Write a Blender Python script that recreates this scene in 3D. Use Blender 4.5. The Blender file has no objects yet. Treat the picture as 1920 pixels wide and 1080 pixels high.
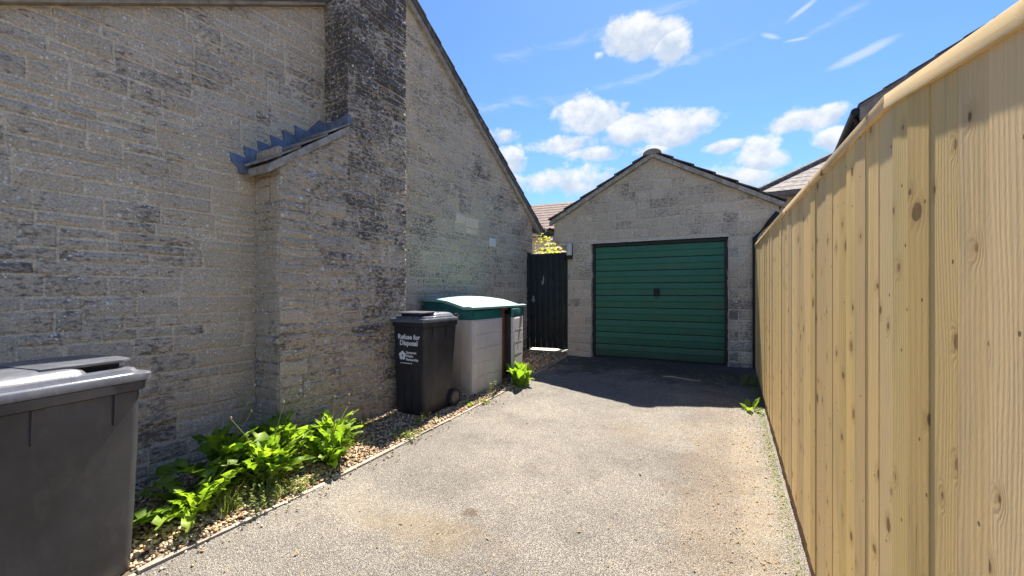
import bpy, bmesh, math, random
import numpy as np
from mathutils import Vector, Matrix, Euler
R = math.radians
rng = random.Random(11)
scene = bpy.context.scene
col = scene.collection

# ------------------------------------------------------------------ camera
YAW = math.atan2(385, 770)
cam_data = bpy.data.cameras.new('camera')
cam_data.sensor_width = 36.0
cam_data.lens = 770 / 1920 * 36.0
cam_data.shift_y = 8 / 1920
cam_data.clip_start = 0.02
cam_data.clip_end = 2000
cam = bpy.data.objects.new('camera', cam_data)
cam.location = (0, 0, 1.5)
cam.rotation_euler = (R(90), 0, YAW)
col.objects.link(cam)
scene.camera = cam

# ------------------------------------------------------------------ light
SUN_AZ, SUN_EL = R(-5.0), R(57)          # measured from +Y towards +X
sun_data = bpy.data.lights.new('sun', 'SUN')
sun_data.energy = 4.6
sun_data.angle = R(0.53)
sun_data.color = (1.0, 0.92, 0.80)
sun = bpy.data.objects.new('sun', sun_data)
sd = Vector((math.sin(SUN_AZ) * math.cos(SUN_EL), math.cos(SUN_AZ) * math.cos(SUN_EL), math.sin(SUN_EL)))
sun.rotation_euler = sd.to_track_quat('Z', 'Y').to_euler()
sun.location = (2, 20, 30)
col.objects.link(sun)

scene.view_settings.view_transform = 'Standard'
scene.view_settings.look = 'None'
scene.view_settings.exposure = 1.75
scene.view_settings.gamma = 1.0
scene.view_settings.use_curve_mapping = False
scene.cycles.max_bounces = 5
scene.cycles.diffuse_bounces = 3
scene.cycles.use_denoising = True


# ------------------------------------------------------------------ node helper
class NT:
    def __init__(s, tree):
        s.t = tree; s.n = tree.nodes; s.l = tree.links

    def node(s, typ, ins=None, **props):
        nd = s.n.new(typ)
        for k, v in props.items():
            setattr(nd, k, v)
        for k, v in (ins or {}).items():
            s.put(nd.inputs[k], v)
        return nd

    def put(s, sock, v):
        if isinstance(v, bpy.types.NodeSocket):
            s.l.new(v, sock)
        elif isinstance(v, bpy.types.Node):
            s.l.new(v.outputs[0], sock)
        else:
            if sock.type == 'RGBA' and hasattr(v, '__len__') and len(v) == 3:
                v = (*v, 1)
            sock.default_value = v

    def m(s, op, a, b=0.0, c=None, clamp=False):
        nd = s.node('ShaderNodeMath', operation=op, use_clamp=clamp)
        s.put(nd.inputs[0], a); s.put(nd.inputs[1], b)
        if c is not None:
            s.put(nd.inputs[2], c)
        return nd.outputs[0]

    def vm(s, op, a, b=(0, 0, 0), out=0):
        nd = s.node('ShaderNodeVectorMath', operation=op)
        s.put(nd.inputs[0], a)
        if op == 'SCALE':
            s.put(nd.inputs['Scale'], b)
        elif op != 'LENGTH' and op != 'NORMALIZE':
            s.put(nd.inputs[1], b)
        return nd.outputs[1] if op in ('LENGTH', 'DOT_PRODUCT') else nd.outputs[0]

    def noise(s, vec, scale, detail=4, rough=0.55, dist=0.0, out='Fac'):
        nd = s.node('ShaderNodeTexNoise')
        if vec is not None:
            s.put(nd.inputs['Vector'], vec)
        nd.inputs['Scale'].default_value = scale
        nd.inputs['Detail'].default_value = detail
        nd.inputs['Roughness'].default_value = rough
        nd.inputs['Distortion'].default_value = dist
        return nd.outputs[out]

    def voro(s, vec, scale, rand=1.0, dim='3D', feature='F1'):
        nd = s.node('ShaderNodeTexVoronoi', voronoi_dimensions=dim, feature=feature)
        s.put(nd.inputs['Vector'], vec)
        nd.inputs['Scale'].default_value = scale
        nd.inputs['Randomness'].default_value = rand
        return nd

    def step(s, v, lo, hi, a=0.0, b=1.0):
        nd = s.node('ShaderNodeMapRange', interpolation_type='SMOOTHSTEP')
        s.put(nd.inputs[0], v)
        for i, q in zip((1, 2, 3, 4), (lo, hi, a, b)):
            s.put(nd.inputs[i], q)
        return nd.outputs[0]

    def mix(s, f, a, b, blend='MIX'):
        nd = s.node('ShaderNodeMix', data_type='RGBA', blend_type=blend)
        s.put(nd.inputs[0], f); s.put(nd.inputs[6], a); s.put(nd.inputs[7], b)
        return nd.outputs[2]

    def ramp(s, f, stops, interp='LINEAR'):
        nd = s.node('ShaderNodeValToRGB')
        cr = nd.color_ramp; cr.interpolation = interp
        while len(cr.elements) < len(stops):
            cr.elements.new(0.5)
        for e, (p, c) in zip(cr.elements, stops):
            e.position = p; e.color = (*c, 1) if len(c) == 3 else c
        s.put(nd.inputs[0], f)
        return nd.outputs[0]

    def xyz(s, v):
        nd = s.node('ShaderNodeSeparateXYZ'); s.put(nd.inputs[0], v)
        return nd.outputs

    def comb(s, x, y, z):
        nd = s.node('ShaderNodeCombineXYZ')
        for i, q in enumerate((x, y, z)):
            s.put(nd.inputs[i], q)
        return nd.outputs[0]

    def bump(s, h, strength, dist=0.01, normal=None):
        nd = s.node('ShaderNodeBump')
        s.put(nd.inputs['Height'], h)
        nd.inputs['Strength'].default_value = strength
        nd.inputs['Distance'].default_value = dist
        if normal is not None:
            s.put(nd.inputs['Normal'], normal)
        return nd.outputs[0]


def new_mat(name):
    mt = bpy.data.materials.new(name); mt.use_nodes = True
    t = NT(mt.node_tree); t.n.clear()
    out = t.node('ShaderNodeOutputMaterial')
    return mt, t, out


def principled(t, out, color, rough=0.8, normal=None, spec=0.5, metallic=0.0):
    b = t.node('ShaderNodeBsdfPrincipled')
    t.put(b.inputs['Base Color'], color); t.put(b.inputs['Roughness'], rough)
    t.put(b.inputs['Specular IOR Level'], spec); t.put(b.inputs['Metallic'], metallic)
    if normal is not None:
        t.put(b.inputs['Normal'], normal)
    t.l.new(b.outputs[0], out.inputs[0])
    return b


# ------------------------------------------------------------------ world: sky with fair-weather cumulus
world = bpy.data.worlds.new('World'); scene.world = world; world.use_nodes = True
wt = NT(world.node_tree); wt.n.clear()
wout = wt.node('ShaderNodeOutputWorld')
sky = wt.node('ShaderNodeTexSky', sky_type='NISHITA')
sky.sun_disc = False
sky.sun_elevation = SUN_EL
sky.sun_rotation = SUN_AZ
sky.altitude = 50
sky.air_density = 1.0
sky.dust_density = 0.25
sky.ozone_density = 2.5
SKY_STRENGTH = 0.15


def px_dir(x, y):
    u = (x - 960) / 770; S, C = math.sin(YAW), math.cos(YAW)
    return Vector((-S + C * u, C + S * u, (548 - y) / 770)).normalized()


tc = wt.node('ShaderNodeTexCoord')
D = wt.vm('NORMALIZE', tc.outputs['Generated'])
dx, dy, dz = wt.xyz(D)
AZ0 = -1.9
az = wt.m('ARCTAN2', dx, dy)
azw = wt.m('FLOORED_MODULO', wt.m('SUBTRACT', az, AZ0), 2 * math.pi / 2)   # the cloud field goes on round the sky
el = wt.m('ARCSINE', dz)
ae = wt.comb(azw, el, 0.0)
# clouds: x, y, half width, half height in the sky (pixel measure turned to angles), tilt, weight
CL = [(1208, 66, 74, 40, 0, 1.0), (1255, 80, 40, 30, 0, .9), (1120, 105, 12, 9, 0, .6),
      (1110, 222, 64, 42, 0, 1.0), (1175, 245, 60, 30, 0, 1.0), (1262, 243, 70, 33, 0, 1.0),
      (1050, 272, 85, 20, -6, .85), (945, 254, 32, 14, 0, .7), (1115, 288, 60, 16, 0, .8),
      (962, 300, 42, 24, 0, .8), (1075, 337, 120, 30, 0, .62), (1355, 275, 36, 12, 0, .8),
      (1435, 296, 60, 34, 0, 1.0), (1400, 330, 90, 28, 0, .7), (1500, 222, 60, 26, 0, 1.0),
      (1550, 215, 50, 24, 0, 1.0), (1560, 258, 44, 20, 0, 1.0), (1220, 283, 40, 14, 0, .6)]
cur = None; loc_y = None
cn = wt.noise(wt.vm('MULTIPLY', D, (1, 1, 1.25)), 11.0, 8, 0.6)
cn2 = wt.noise(wt.vm('MULTIPLY', D, (1, 1, 1.25)), 26.0, 6, 0.6)


def ang(x, y):
    d = px_dir(x, y)
    return math.atan2(d.x, d.y), math.asin(d.z)


for (x, y, hw, hh, tilt, wgt) in CL:
    a0, e0 = ang(x, y); a1, _ = ang(x + hw, y); _, e1 = ang(x, y - hh)
    mp = wt.node('ShaderNodeMapping', vector_type='TEXTURE')
    wt.put(mp.inputs[0], ae)
    mp.inputs['Location'].default_value = ((a0 - AZ0), e0, 0)
    mp.inputs['Rotation'].default_value = (0, 0, R(-tilt))
    mp.inputs['Scale'].default_value = (abs(a1 - a0) * 1.28, abs(e1 - e0) * 1.3, 1)
    ln = wt.vm('LENGTH', mp.outputs[0])
    v = wt.m('MULTIPLY_ADD', ln, -wgt, wgt)
    _, yy, _ = wt.xyz(mp.outputs[0])
    if cur is None:
        cur, loc_y = v, yy
    else:
        gt = wt.m('GREATER_THAN', v, cur)
        loc_y = wt.m('ADD', wt.m('MULTIPLY', yy, gt), wt.m('MULTIPLY', loc_y, wt.m('SUBTRACT', 1.0, gt)))
        cur = wt.m('MAXIMUM', v, cur)
dens_in = wt.m('ADD', wt.m('ADD', cur, wt.m('MULTIPLY', wt.m('SUBTRACT', cn, 0.5), 1.9)),
               wt.m('MULTIPLY', wt.m('SUBTRACT', cn2, 0.5), 0.9))
dens = wt.step(dens_in, 0.04, 0.50)
# thin high wisps everywhere
WI = [(1505, 18, 42, 7, 22), (1445, 68, 28, 7, -25), (1495, 74, 34, 5, -5), (1612, 103, 85, 13, 12),
      (1180, 45, 420, 20, 8), (1200, 145, 300, 12, 8), (960, 195, 120, 16, 6), (1560, 40, 200, 14, 14)]
wc = None
for i, (x, y, hw, hh, tilt) in enumerate(WI):
    a0, e0 = ang(x, y); a1, _ = ang(x + hw, y); _, e1 = ang(x, y - hh)
    mp = wt.node('ShaderNodeMapping', vector_type='TEXTURE')
    wt.put(mp.inputs[0], ae)
    mp.inputs['Location'].default_value = ((a0 - AZ0), e0, 0)
    mp.inputs['Rotation'].default_value = (0, 0, R(tilt))
    mp.inputs['Scale'].default_value = (abs(a1 - a0), abs(e1 - e0), 1)
    v = wt.m('SUBTRACT', 1.0, wt.vm('LENGTH', mp.outputs[0]))
    if i >= 4:
        v = wt.m('MULTIPLY', v, 0.35)
    wc = v if wc is None else wt.m('MAXIMUM', wc, v)
wn = wt.noise(wt.vm('MULTIPLY', D, (1, 1, 3.5)), 14.0, 6, 0.6, 0.6)
wisp = wt.m('MULTIPLY', wt.step(wt.m('ADD', wc, wt.m('MULTIPLY', wt.m('SUBTRACT', wn, 0.5), 1.2)), 0.0, 0.8), 0.55)
# shading of the cloud: bright crowns, blue-grey flat bases
sh = wt.m('ADD', wt.m('MULTIPLY', loc_y, 0.45), wt.m('MULTIPLY', wt.m('SUBTRACT', cn2, 0.5), 1.7))
sh = wt.m('ADD', sh, wt.m('MULTIPLY', wt.m('SUBTRACT', 0.5, dens), 0.35))
shf = wt.step(sh, -0.55, 0.35)
ccol = wt.mix(shf, (0.60, 0.69, 0.80), (1.0, 1.0, 1.0))
skyc = wt.mix(1.0, sky.outputs[0], (0.225, 0.305, 0.42), 'MULTIPLY')
hz = wt.step(dz, 0.0, 0.75, 0.0, 1.0)
CLOUD_GAIN = 1.0 / SKY_STRENGTH * 0.315
c1 = wt.mix(wisp, skyc, tuple(q * CLOUD_GAIN for q in (0.80, 0.86, 0.93)))
c2 = wt.mix(wt.m('MULTIPLY', dens, 0.93), c1, wt.mix(1.0, ccol, (CLOUD_GAIN,) * 3, 'MULTIPLY'))
bg = wt.node('ShaderNodeBackground')
wt.put(bg.inputs[0], c2); bg.inputs[1].default_value = SKY_STRENGTH
wt.l.new(bg.outputs[0], wout.inputs[0])


# ------------------------------------------------------------------ object helpers
def gz(y):
    """Height of the drive: it climbs five per cent to the garage, then runs level."""
    if y > 7.5: return 0.39
    if y < -8: return -0.416
    return 0.052 * y


def tag(o, label=None, cat=None, group=None, kind=None):
    if label: o['label'] = label
    if cat: o['category'] = cat
    if group: o['group'] = group
    if kind: o['kind'] = kind
    return o


def empty(name, loc=(0, 0, 0), rz=0.0):
    o = bpy.data.objects.new(name, None)
    o.empty_display_size = 0.1
    o.location = loc; o.rotation_euler = (0, 0, rz)
    col.objects.link(o)
    return o


def mk_mesh(name, verts, faces, mat=None, smooth=False, tint=None):
    me = bpy.data.meshes.new(name)
    me.from_pydata([tuple(v) for v in verts], [], faces)
    if mat: me.materials.append(mat)
    if smooth:
        me.polygons.foreach_set('use_smooth', [True] * len(me.polygons))
    if tint is not None:
        at = me.attributes.new('tint', 'FLOAT_COLOR', 'POINT')
        if len(tint) == len(verts) and hasattr(tint[0], '__len__'):
            at.data.foreach_set('color', [c for t in tint for c in (*t, 1.0)])
        else:
            at.data.foreach_set('color', [*tint, 1.0] * len(verts))
    me.update()
    return me


def obj(name, me, parent=None, loc=(0, 0, 0), rot=(0, 0, 0), scale=(1, 1, 1)):
    o = bpy.data.objects.new(name, me)
    col.objects.link(o)
    o.parent = parent
    o.location = loc; o.rotation_euler = rot; o.scale = scale
    return o


class MB:
    """collects vertices and faces of one mesh"""
    def __init__(s): s.v = []; s.f = []

    def box(s, x0, x1, y0, y1, z0, z1):
        b = len(s.v)
        s.v += [(x0, y0, z0), (x1, y0, z0), (x1, y1, z0), (x0, y1, z0), (x0, y0, z1), (x1, y0, z1), (x1, y1, z1), (x0, y1, z1)]
        s.f += [tuple(b + i for i in q) for q in ((0, 3, 2, 1), (4, 5, 6, 7), (0, 1, 5, 4), (1, 2, 6, 5), (2, 3, 7, 6), (3, 0, 4, 7))]
        return s

    def hexa(s, lo, hi):
        """two quads of points, lo below hi, both counter-clockwise from above"""
        b = len(s.v)
        s.v += list(lo) + list(hi)
        s.f += [tuple(b + i for i in q) for q in ((0, 3, 2, 1), (4, 5, 6, 7), (0, 1, 5, 4), (1, 2, 6, 5), (2, 3, 7, 6), (3, 0, 4, 7))]
        return s

    def prism(s, poly, f3, t0, t1):
        """poly of (a,b); f3(a,b,t) gives the point"""
        b = len(s.v); n = len(poly)
        s.v += [f3(a, c, t0) for a, c in poly] + [f3(a, c, t1) for a, c in poly]
        s.f.append(tuple(b + i for i in reversed(range(n))))
        s.f.append(tuple(b + n + i for i in range(n)))
        for i in range(n):
            j = (i + 1) % n
            s.f.append((b + i, b + j, b + n + j, b + n + i))
        return s

    def tube(s, pts, rad, seg=8, cap=True):
        b = len(s.v); n = len(pts)
        rads = rad if hasattr(rad, '__len__') else [rad] * n
        pts = [Vector(p) for p in pts]
        for i, p in enumerate(pts):
            t = (pts[min(i + 1, n - 1)] - pts[max(i - 1, 0)]).normalized()
            a = t.orthogonal().normalized() if abs(t.z) > 0.95 else t.cross(Vector((0, 0, 1))).normalized()
            c = t.cross(a)
            for k in range(seg):
                th = 2 * math.pi * k / seg
                s.v.append(tuple(p + (a * math.cos(th) + c * math.sin(th)) * rads[i]))
        for i in range(n - 1):
            for k in range(seg):
                k2 = (k + 1) % seg
                s.f.append((b + i * seg + k, b + (i + 1) * seg + k, b + (i + 1) * seg + k2, b + i * seg + k2))
        if cap:
            s.f.append(tuple(b + k for k in range(seg)))
            s.f.append(tuple(b + (n - 1) * seg + k for k in reversed(range(seg))))
        return s

    def lathe(s, prof, centre, axis='Z', seg=20):
        b = len(s.v); n = len(prof)
        for r, h in prof:
            for k in range(seg):
                th = 2 * math.pi * k / seg
                p = (r * math.cos(th), r * math.sin(th), h)
                if axis == 'X': p = (p[2], p[0], p[1])
                if axis == 'Y': p = (p[0], p[2], p[1])
                s.v.append(tuple(Vector(p) + Vector(centre)))
        for i in range(n - 1):
            for k in range(seg):
                k2 = (k + 1) % seg
                s.f.append((b + i * seg + k, b + i * seg + k2, b + (i + 1) * seg + k2, b + (i + 1) * seg + k))
        s.f.append(tuple(b + k for k in reversed(range(seg))))
        s.f.append(tuple(b + (n - 1) * seg + k for k in range(seg)))
        return s

    def build(s, name, mat, parent=None, smooth=False, bevel=0.0, tint=None, **kw):
        me = mk_mesh(name, s.v, s.f, mat, smooth, tint)
        bm = bmesh.new(); bm.from_mesh(me)
        bmesh.ops.recalc_face_normals(bm, faces=bm.faces)
        if bevel:
            bmesh.ops.bevel(bm, geom=list(bm.edges), offset=bevel, segments=2, affect='EDGES', profile=0.6)
        bm.to_mesh(me); bm.free()
        o = obj(name, me, parent, **kw)
        if bevel and not smooth:
            me.polygons.foreach_set('use_smooth', [True] * len(me.polygons))
            me.set_sharp_from_angle(angle=R(35))
        elif smooth:
            me.set_sharp_from_angle(angle=R(40))
        return o


# ------------------------------------------------------------------ materials
def mat_stone(name, tan, grey, dark, dark_amt, lichen, rough_bump=0.55, speck=46.0, flake=0.0):
    mt, t, out = new_mat(name)
    pos = t.node('ShaderNodeNewGeometry').outputs['Position']
    at = t.node('ShaderNodeAttribute', attribute_name='tint')
    tr, tg, tb = t.xyz(at.outputs['Vector'])
    n1 = t.noise(pos, 1.7, 5, 0.6)
    n2 = t.noise(t.vm('MULTIPLY', pos, (1, 1, 1.7)), 9.0, 6, 0.62)
    n3 = t.noise(pos, 70.0, 4, 0.6)
    n4 = t.noise(t.vm('MULTIPLY', pos, (1, 1, 2.2)), 22.0, 5, 0.65)
    base = t.mix(t.step(t.m('ADD', n2, t.m('MULTIPLY', t.m('SUBTRACT', tg, 0.5), 0.8)), 0.3, 0.72), grey, tan)
    gr = t.noise(pos, 125.0, 3, 0.75)
    gv = t.m('ADD', t.step(n3, 0.3, 0.7, 0.80, 1.14), t.step(gr, 0.3, 0.7, -0.20, 0.20))
    base = t.mix(1.0, base, t.comb(gv, gv, gv), 'MULTIPLY')
    # black weathering crust in drifts
    dk = t.m('ADD', t.m('ADD', t.m('MULTIPLY', n1, 0.55), t.m('MULTIPLY', n4, 0.75)), t.m('MULTIPLY', t.m('SUBTRACT', tb, 0.5), 0.8))
    dkf = t.m('MULTIPLY', t.step(dk, 0.60, 0.80), dark_amt)
    base = t.mix(dkf, base, dark)
    sp_d = t.step(t.noise(pos, 55.0, 3, 0.7), 0.60, 0.70)
    base = t.mix(t.m('MULTIPLY', t.m('MULTIPLY', sp_d, t.step(dk, 0.5, 0.75)), 0.75), base, tuple(q * 0.55 for q in dark))
    # pale lichen flecks
    vo = t.voro(t.vm('ADD', pos, t.vm('SCALE', t.noise(pos, 30.0, 2, out='Color'), 0.02)), speck)
    r1, r2, r3 = t.xyz(vo.outputs['Color'])
    rad = t.m('MULTIPLY', t.m('POWER', r2, 2.6), 0.42)
    spot = t.m('MULTIPLY', t.step(t.m('SUBTRACT', rad, vo.outputs['Distance']), -0.03, 0.04), t.m('GREATER_THAN', r1, 0.62))
    area = t.step(t.noise(pos, 4.0, 3, 0.6), 0.36, 0.60)
    spot = t.m('MULTIPLY', t.m('MULTIPLY', spot, area), lichen, clamp=True)
    base = t.mix(spot, base, (0.80, 0.78, 0.71))
    sp = t.voro(pos, 95.0)
    q1, q2, q3 = t.xyz(sp.outputs['Color'])
    core_ = t.step(sp.outputs['Distance'], 0.25, 0.5, 1.0, 0.0)
    peck = t.m('MULTIPLY', t.m('MULTIPLY', core_, t.m('LESS_THAN', q1, 0.40)), t.step(t.m('ADD', t.m('MULTIPLY', t.noise(t.vm('MULTIPLY', pos, (1, 1, 3.4)), 6.5, 5, 0.6), 0.75), t.m('MULTIPLY', n4, 0.45)), 0.58, 0.76))
    base = t.mix(t.m('MULTIPLY', peck, 0.8 * dark_amt), base, tuple(q * 0.5 for q in dark))
    sv_ = t.voro(t.vm('ADD', pos, (3.3, 1.7, 0.4)), 50.0)
    w1, w2, w3 = t.xyz(sv_.outputs['Color'])
    salt = t.m('MULTIPLY', t.step(t.m('SUBTRACT', sv_.outputs['Distance'], t.m('MULTIPLY', w2, 0.28)), 0.0, 0.14, 1.0, 0.0), t.m('GREATER_THAN', w1, 0.74))
    salt = t.m('MULTIPLY', salt, t.m('ADD', 0.25, t.m('MULTIPLY', area, 0.75)))
    base = t.mix(t.m('MULTIPLY', salt, lichen * 0.9), base, (0.95, 0.93, 0.87))
    fl = 0.0
    if flake:
        fn = t.noise(t.vm('MULTIPLY', pos, (1, 1, 1.8)), 17.0, 5, 0.72)
        fl = t.m('MULTIPLY', t.step(fn, 0.575, 0.61), t.step(t.noise(pos, 2.6, 3), 0.38, 0.55))
        fl = t.m('MULTIPLY', fl, flake)
        base = t.mix(fl, base, t.mix(n3, (0.55, 0.52, 0.46), (0.95, 0.93, 0.88)))
    br = t.m('ADD', 0.55, t.m('MULTIPLY', tr, 0.9))
    base = t.mix(1.0, base, t.comb(br, br, br), 'MULTIPLY')
    h = t.m('ADD', t.m('MULTIPLY', n4, 1.0), t.m('ADD', t.m('MULTIPLY', n3, 0.45), t.m('ADD', t.m('MULTIPLY', gr, 0.35), t.m('ADD', t.m('MULTIPLY', spot, 0.2), t.m('MULTIPLY', fl, 0.5)))))
    nb = t.bump(h, rough_bump, 0.018)
    principled(t, out, base, 0.92, nb, 0.2)
    return mt


M = {}
M['stone'] = mat_stone('house_stone', (0.615, 0.50, 0.348), (0.555, 0.47, 0.352), (0.095, 0.083, 0.074), 0.82, 1.0, 0.85, 34.0)
M['chimney'] = mat_stone('chimney_stone', (0.57, 0.465, 0.325), (0.50, 0.42, 0.315), (0.07, 0.06, 0.055), 0.9, 1.0, 1.0, 24.0, 1.0)
M['mortar_house'] = mat_stone('house_mortar', (0.60, 0.49, 0.34), (0.56, 0.475, 0.355), (0.085, 0.075, 0.068), 0.75, 0.3, 0.35, 34.0)
M['garage_mortar'] = mat_stone('garage_mortar', (0.56, 0.48, 0.37), (0.52, 0.45, 0.355), (0.17, 0.15, 0.13), 0.6, 0.4, 0.4, 34.0)
M['garage'] = mat_stone('garage_stone', (0.58, 0.49, 0.365), (0.52, 0.448, 0.345), (0.15, 0.135, 0.12), 0.85, 0.6, 0.6, 34.0)


def simple(name, c, rough=0.6, spec=0.5, var=0.12, nscale=6.0, bump=0.0, bscale=60.0, dirt=None, dirt_amt=0.4, metallic=0.0):
    mt, t, out = new_mat(name)
    pos = t.node('ShaderNodeNewGeometry').outputs['Position']
    n = t.noise(pos, nscale, 6, 0.62)
    cc = t.mix(t.step(n, 0.3, 0.72), tuple(q * (1 - var) for q in c), tuple(min(1, q * (1 + var)) for q in c))
    if dirt:
        dn = t.noise(t.vm('MULTIPLY', pos, (1, 1, 0.5)), 11.0, 7, 0.68)
        cc = t.mix(t.m('MULTIPLY', t.step(dn, 0.48, 0.72), dirt_amt), cc, dirt)
    nb = t.bump(t.noise(pos, bscale, 4, 0.6), bump, 0.01) if bump else None
    rr = t.step(t.noise(pos, nscale * 2.3, 4), 0.3, 0.7, rough * 0.85, min(1, rough * 1.12))
    principled(t, out, cc, rr, nb, spec, metallic)
    return mt


M['mortar'] = simple('mortar', (0.45, 0.36, 0.245), 0.95, 0.1, 0.22, 14, 0.5, 120, (0.16, 0.14, 0.11), 0.5)
M['mortar_grey'] = simple('grey_mortar', (0.43, 0.37, 0.29), 0.95, 0.1, 0.2, 14, 0.5, 120, (0.2, 0.18, 0.16), 0.5)
M['tile'] = simple('concrete_tile', (0.115, 0.105, 0.098), 0.9, 0.25, 0.3, 12, 0.5, 80, (0.42, 0.40, 0.35), 0.55)
M['tile_pale'] = simple('lichened_tile', (0.24, 0.20, 0.17), 0.9, 0.25, 0.3, 14, 0.5, 70, (0.55, 0.52, 0.46), 0.6)
M['tile_brown'] = simple('brown_tile', (0.21, 0.165, 0.14), 0.9, 0.25, 0.25, 5, 0.4, 60, (0.30, 0.26, 0.22), 0.4)
M['tile_rear'] = simple('red_brown_tile', (0.17, 0.12, 0.105), 0.9, 0.25, 0.25, 5, 0.4, 60, (0.24, 0.20, 0.18), 0.4)
M['tile_grey'] = simple('grey_tile', (0.19, 0.172, 0.16), 0.9, 0.25, 0.25, 5, 0.4, 60, (0.28, 0.25, 0.22), 0.4)
M['tile_pink'] = simple('pink_tile', (0.42, 0.32, 0.28), 0.9, 0.2, 0.18, 6, 0.4, 60, (0.25, 0.2, 0.17), 0.4)
M['lead'] = simple('lead_sheet', (0.135, 0.165, 0.225), 0.55, 0.5, 0.3, 12, 0.3, 40, (0.28, 0.31, 0.35), 0.5, 0.25)
M['verge'] = simple('verge_mortar', (0.33, 0.30, 0.25), 0.95, 0.1, 0.3, 18, 0.8, 70, (0.62, 0.6, 0.55), 0.55)
M['soffit'] = simple('undercloak', (0.33, 0.27, 0.19), 0.9, 0.2, 0.2, 10, 0.3, 60, (0.13, 0.10, 0.07), 0.6)
M['barge'] = simple('weathered_barge_board', (0.27, 0.225, 0.18), 0.8, 0.2, 0.25, 9, 0.3, 50)
M['black_pvc'] = simple('black_gutter', (0.014, 0.014, 0.016), 0.6, 0.35, 0.2)
M['white_plate'] = simple('white_plastic', (0.74, 0.74, 0.72), 0.5, 0.5, 0.06)
M['cream_fascia'] = simple('painted_fascia', (0.58, 0.54, 0.47), 0.6, 0.4, 0.12, 7, 0.1, 40, (0.3, 0.25, 0.19), 0.3)
M['bin'] = simple('bin_plastic', (0.022, 0.022, 0.027), 0.46, 0.42, 0.3, 5, 0.10, 190, (0.062, 0.056, 0.052), 0.5)
M['bin_grey'] = simple('faded_bin_plastic', (0.044, 0.045, 0.052), 0.36, 0.5, 0.28, 4, 0.05, 190, (0.085, 0.080, 0.080), 0.55)
M['bin_lid'] = simple('bin_lid_plastic', (0.10, 0.107, 0.125), 0.30, 0.7, 0.2, 6, 0.06, 170, (0.22, 0.22, 0.23), 0.45)
M['tyre'] = simple('rubber_tyre', (0.02, 0.02, 0.02), 0.85, 0.3, 0.2)
M['print'] = simple('white_print', (0.78, 0.78, 0.78), 0.5, 0.4, 0.05)
M['box_beige'] = simple('beige_plastic', (0.50, 0.445, 0.365), 0.55, 0.4, 0.10, 5, 0.10, 150, (0.30, 0.26, 0.2), 0.35)
M['box_white'] = simple('pale_door_plastic', (0.56, 0.525, 0.475), 0.5, 0.4, 0.07, 4, 0.10, 150, (0.38, 0.34, 0.28), 0.4)
M['box_green'] = simple('dark_green_plastic', (0.012, 0.115, 0.10), 0.42, 0.5, 0.2, 5, 0.05, 90, (0.05, 0.17, 0.15), 0.3)
M['box_lid'] = simple('faded_green_lid', (0.20, 0.37, 0.305), 0.55, 0.4, 0.08, 4, 0.08, 120, (0.30, 0.42, 0.36), 0.5)
M['rust_board'] = simple('red_brown_board', (0.23, 0.06, 0.032), 0.7, 0.3, 0.25, 12, 0.3, 50)
M['gate'] = simple('dark_green_gate_paint', (0.008, 0.017, 0.022), 0.55, 0.4, 0.25, 6, 0.12, 60, (0.018, 0.030, 0.034), 0.4)
M['metal'] = simple('worn_steel', (0.42, 0.42, 0.4), 0.4, 0.5, 0.2, 20, metallic=0.8)
M['opal'] = simple('opal_diffuser', (0.55, 0.53, 0.48), 0.45, 0.5, 0.08)
M['edging'] = simple('weathered_edging', (0.34, 0.30, 0.245), 0.9, 0.2, 0.25, 9, 0.6, 70, (0.16, 0.13, 0.1), 0.5)
M['path'] = simple('pale_concrete', (0.55, 0.51, 0.44), 0.9, 0.2, 0.15, 4, 0.4, 60)
M['earth'] = simple('earth', (0.15, 0.12, 0.085), 0.95, 0.1, 0.3, 8, 0.7, 50)
M['twig'] = simple('dry_twig', (0.42, 0.34, 0.24), 0.85, 0.2, 0.2, 30)
M['trunk'] = simple('shrub_bark', (0.13, 0.10, 0.07), 0.9, 0.2, 0.2, 20)


def mat_leaf(name, c1, c2, trans=0.45, rough=0.45):
    mt, t, out = new_mat(name)
    pos = t.node('ShaderNodeNewGeometry').outputs['Position']
    rnd = t.node('ShaderNodeObjectInfo').outputs['Random']
    n = t.noise(pos, 24.0, 4, 0.6)
    f = t.m('ADD', t.m('MULTIPLY', n, 0.7), t.m('SUBTRACT', t.m('MULTIPLY', rnd, 0.7), 0.2), clamp=True)
    cc = t.mix(f, c1, c2)
    b = t.node('ShaderNodeBsdfPrincipled')
    t.put(b.inputs['Base Color'], cc); b.inputs['Roughness'].default_value = rough
    b.inputs['Specular IOR Level'].default_value = 0.4
    t.put(b.inputs['Normal'], t.bump(t.noise(pos, 90.0, 3), 0.35, 0.006))
    tl = t.node('ShaderNodeBsdfTranslucent')
    t.put(tl.inputs[0], t.mix(1.0, cc, (1.5, 1.6, 0.7), 'MULTIPLY'))
    mx = t.node('ShaderNodeMixShader')
    mx.inputs[0].default_value = trans
    t.l.new(b.outputs[0], mx.inputs[1]); t.l.new(tl.outputs[0], mx.inputs[2])
    t.l.new(mx.outputs[0], out.inputs[0])
    return mt


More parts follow.
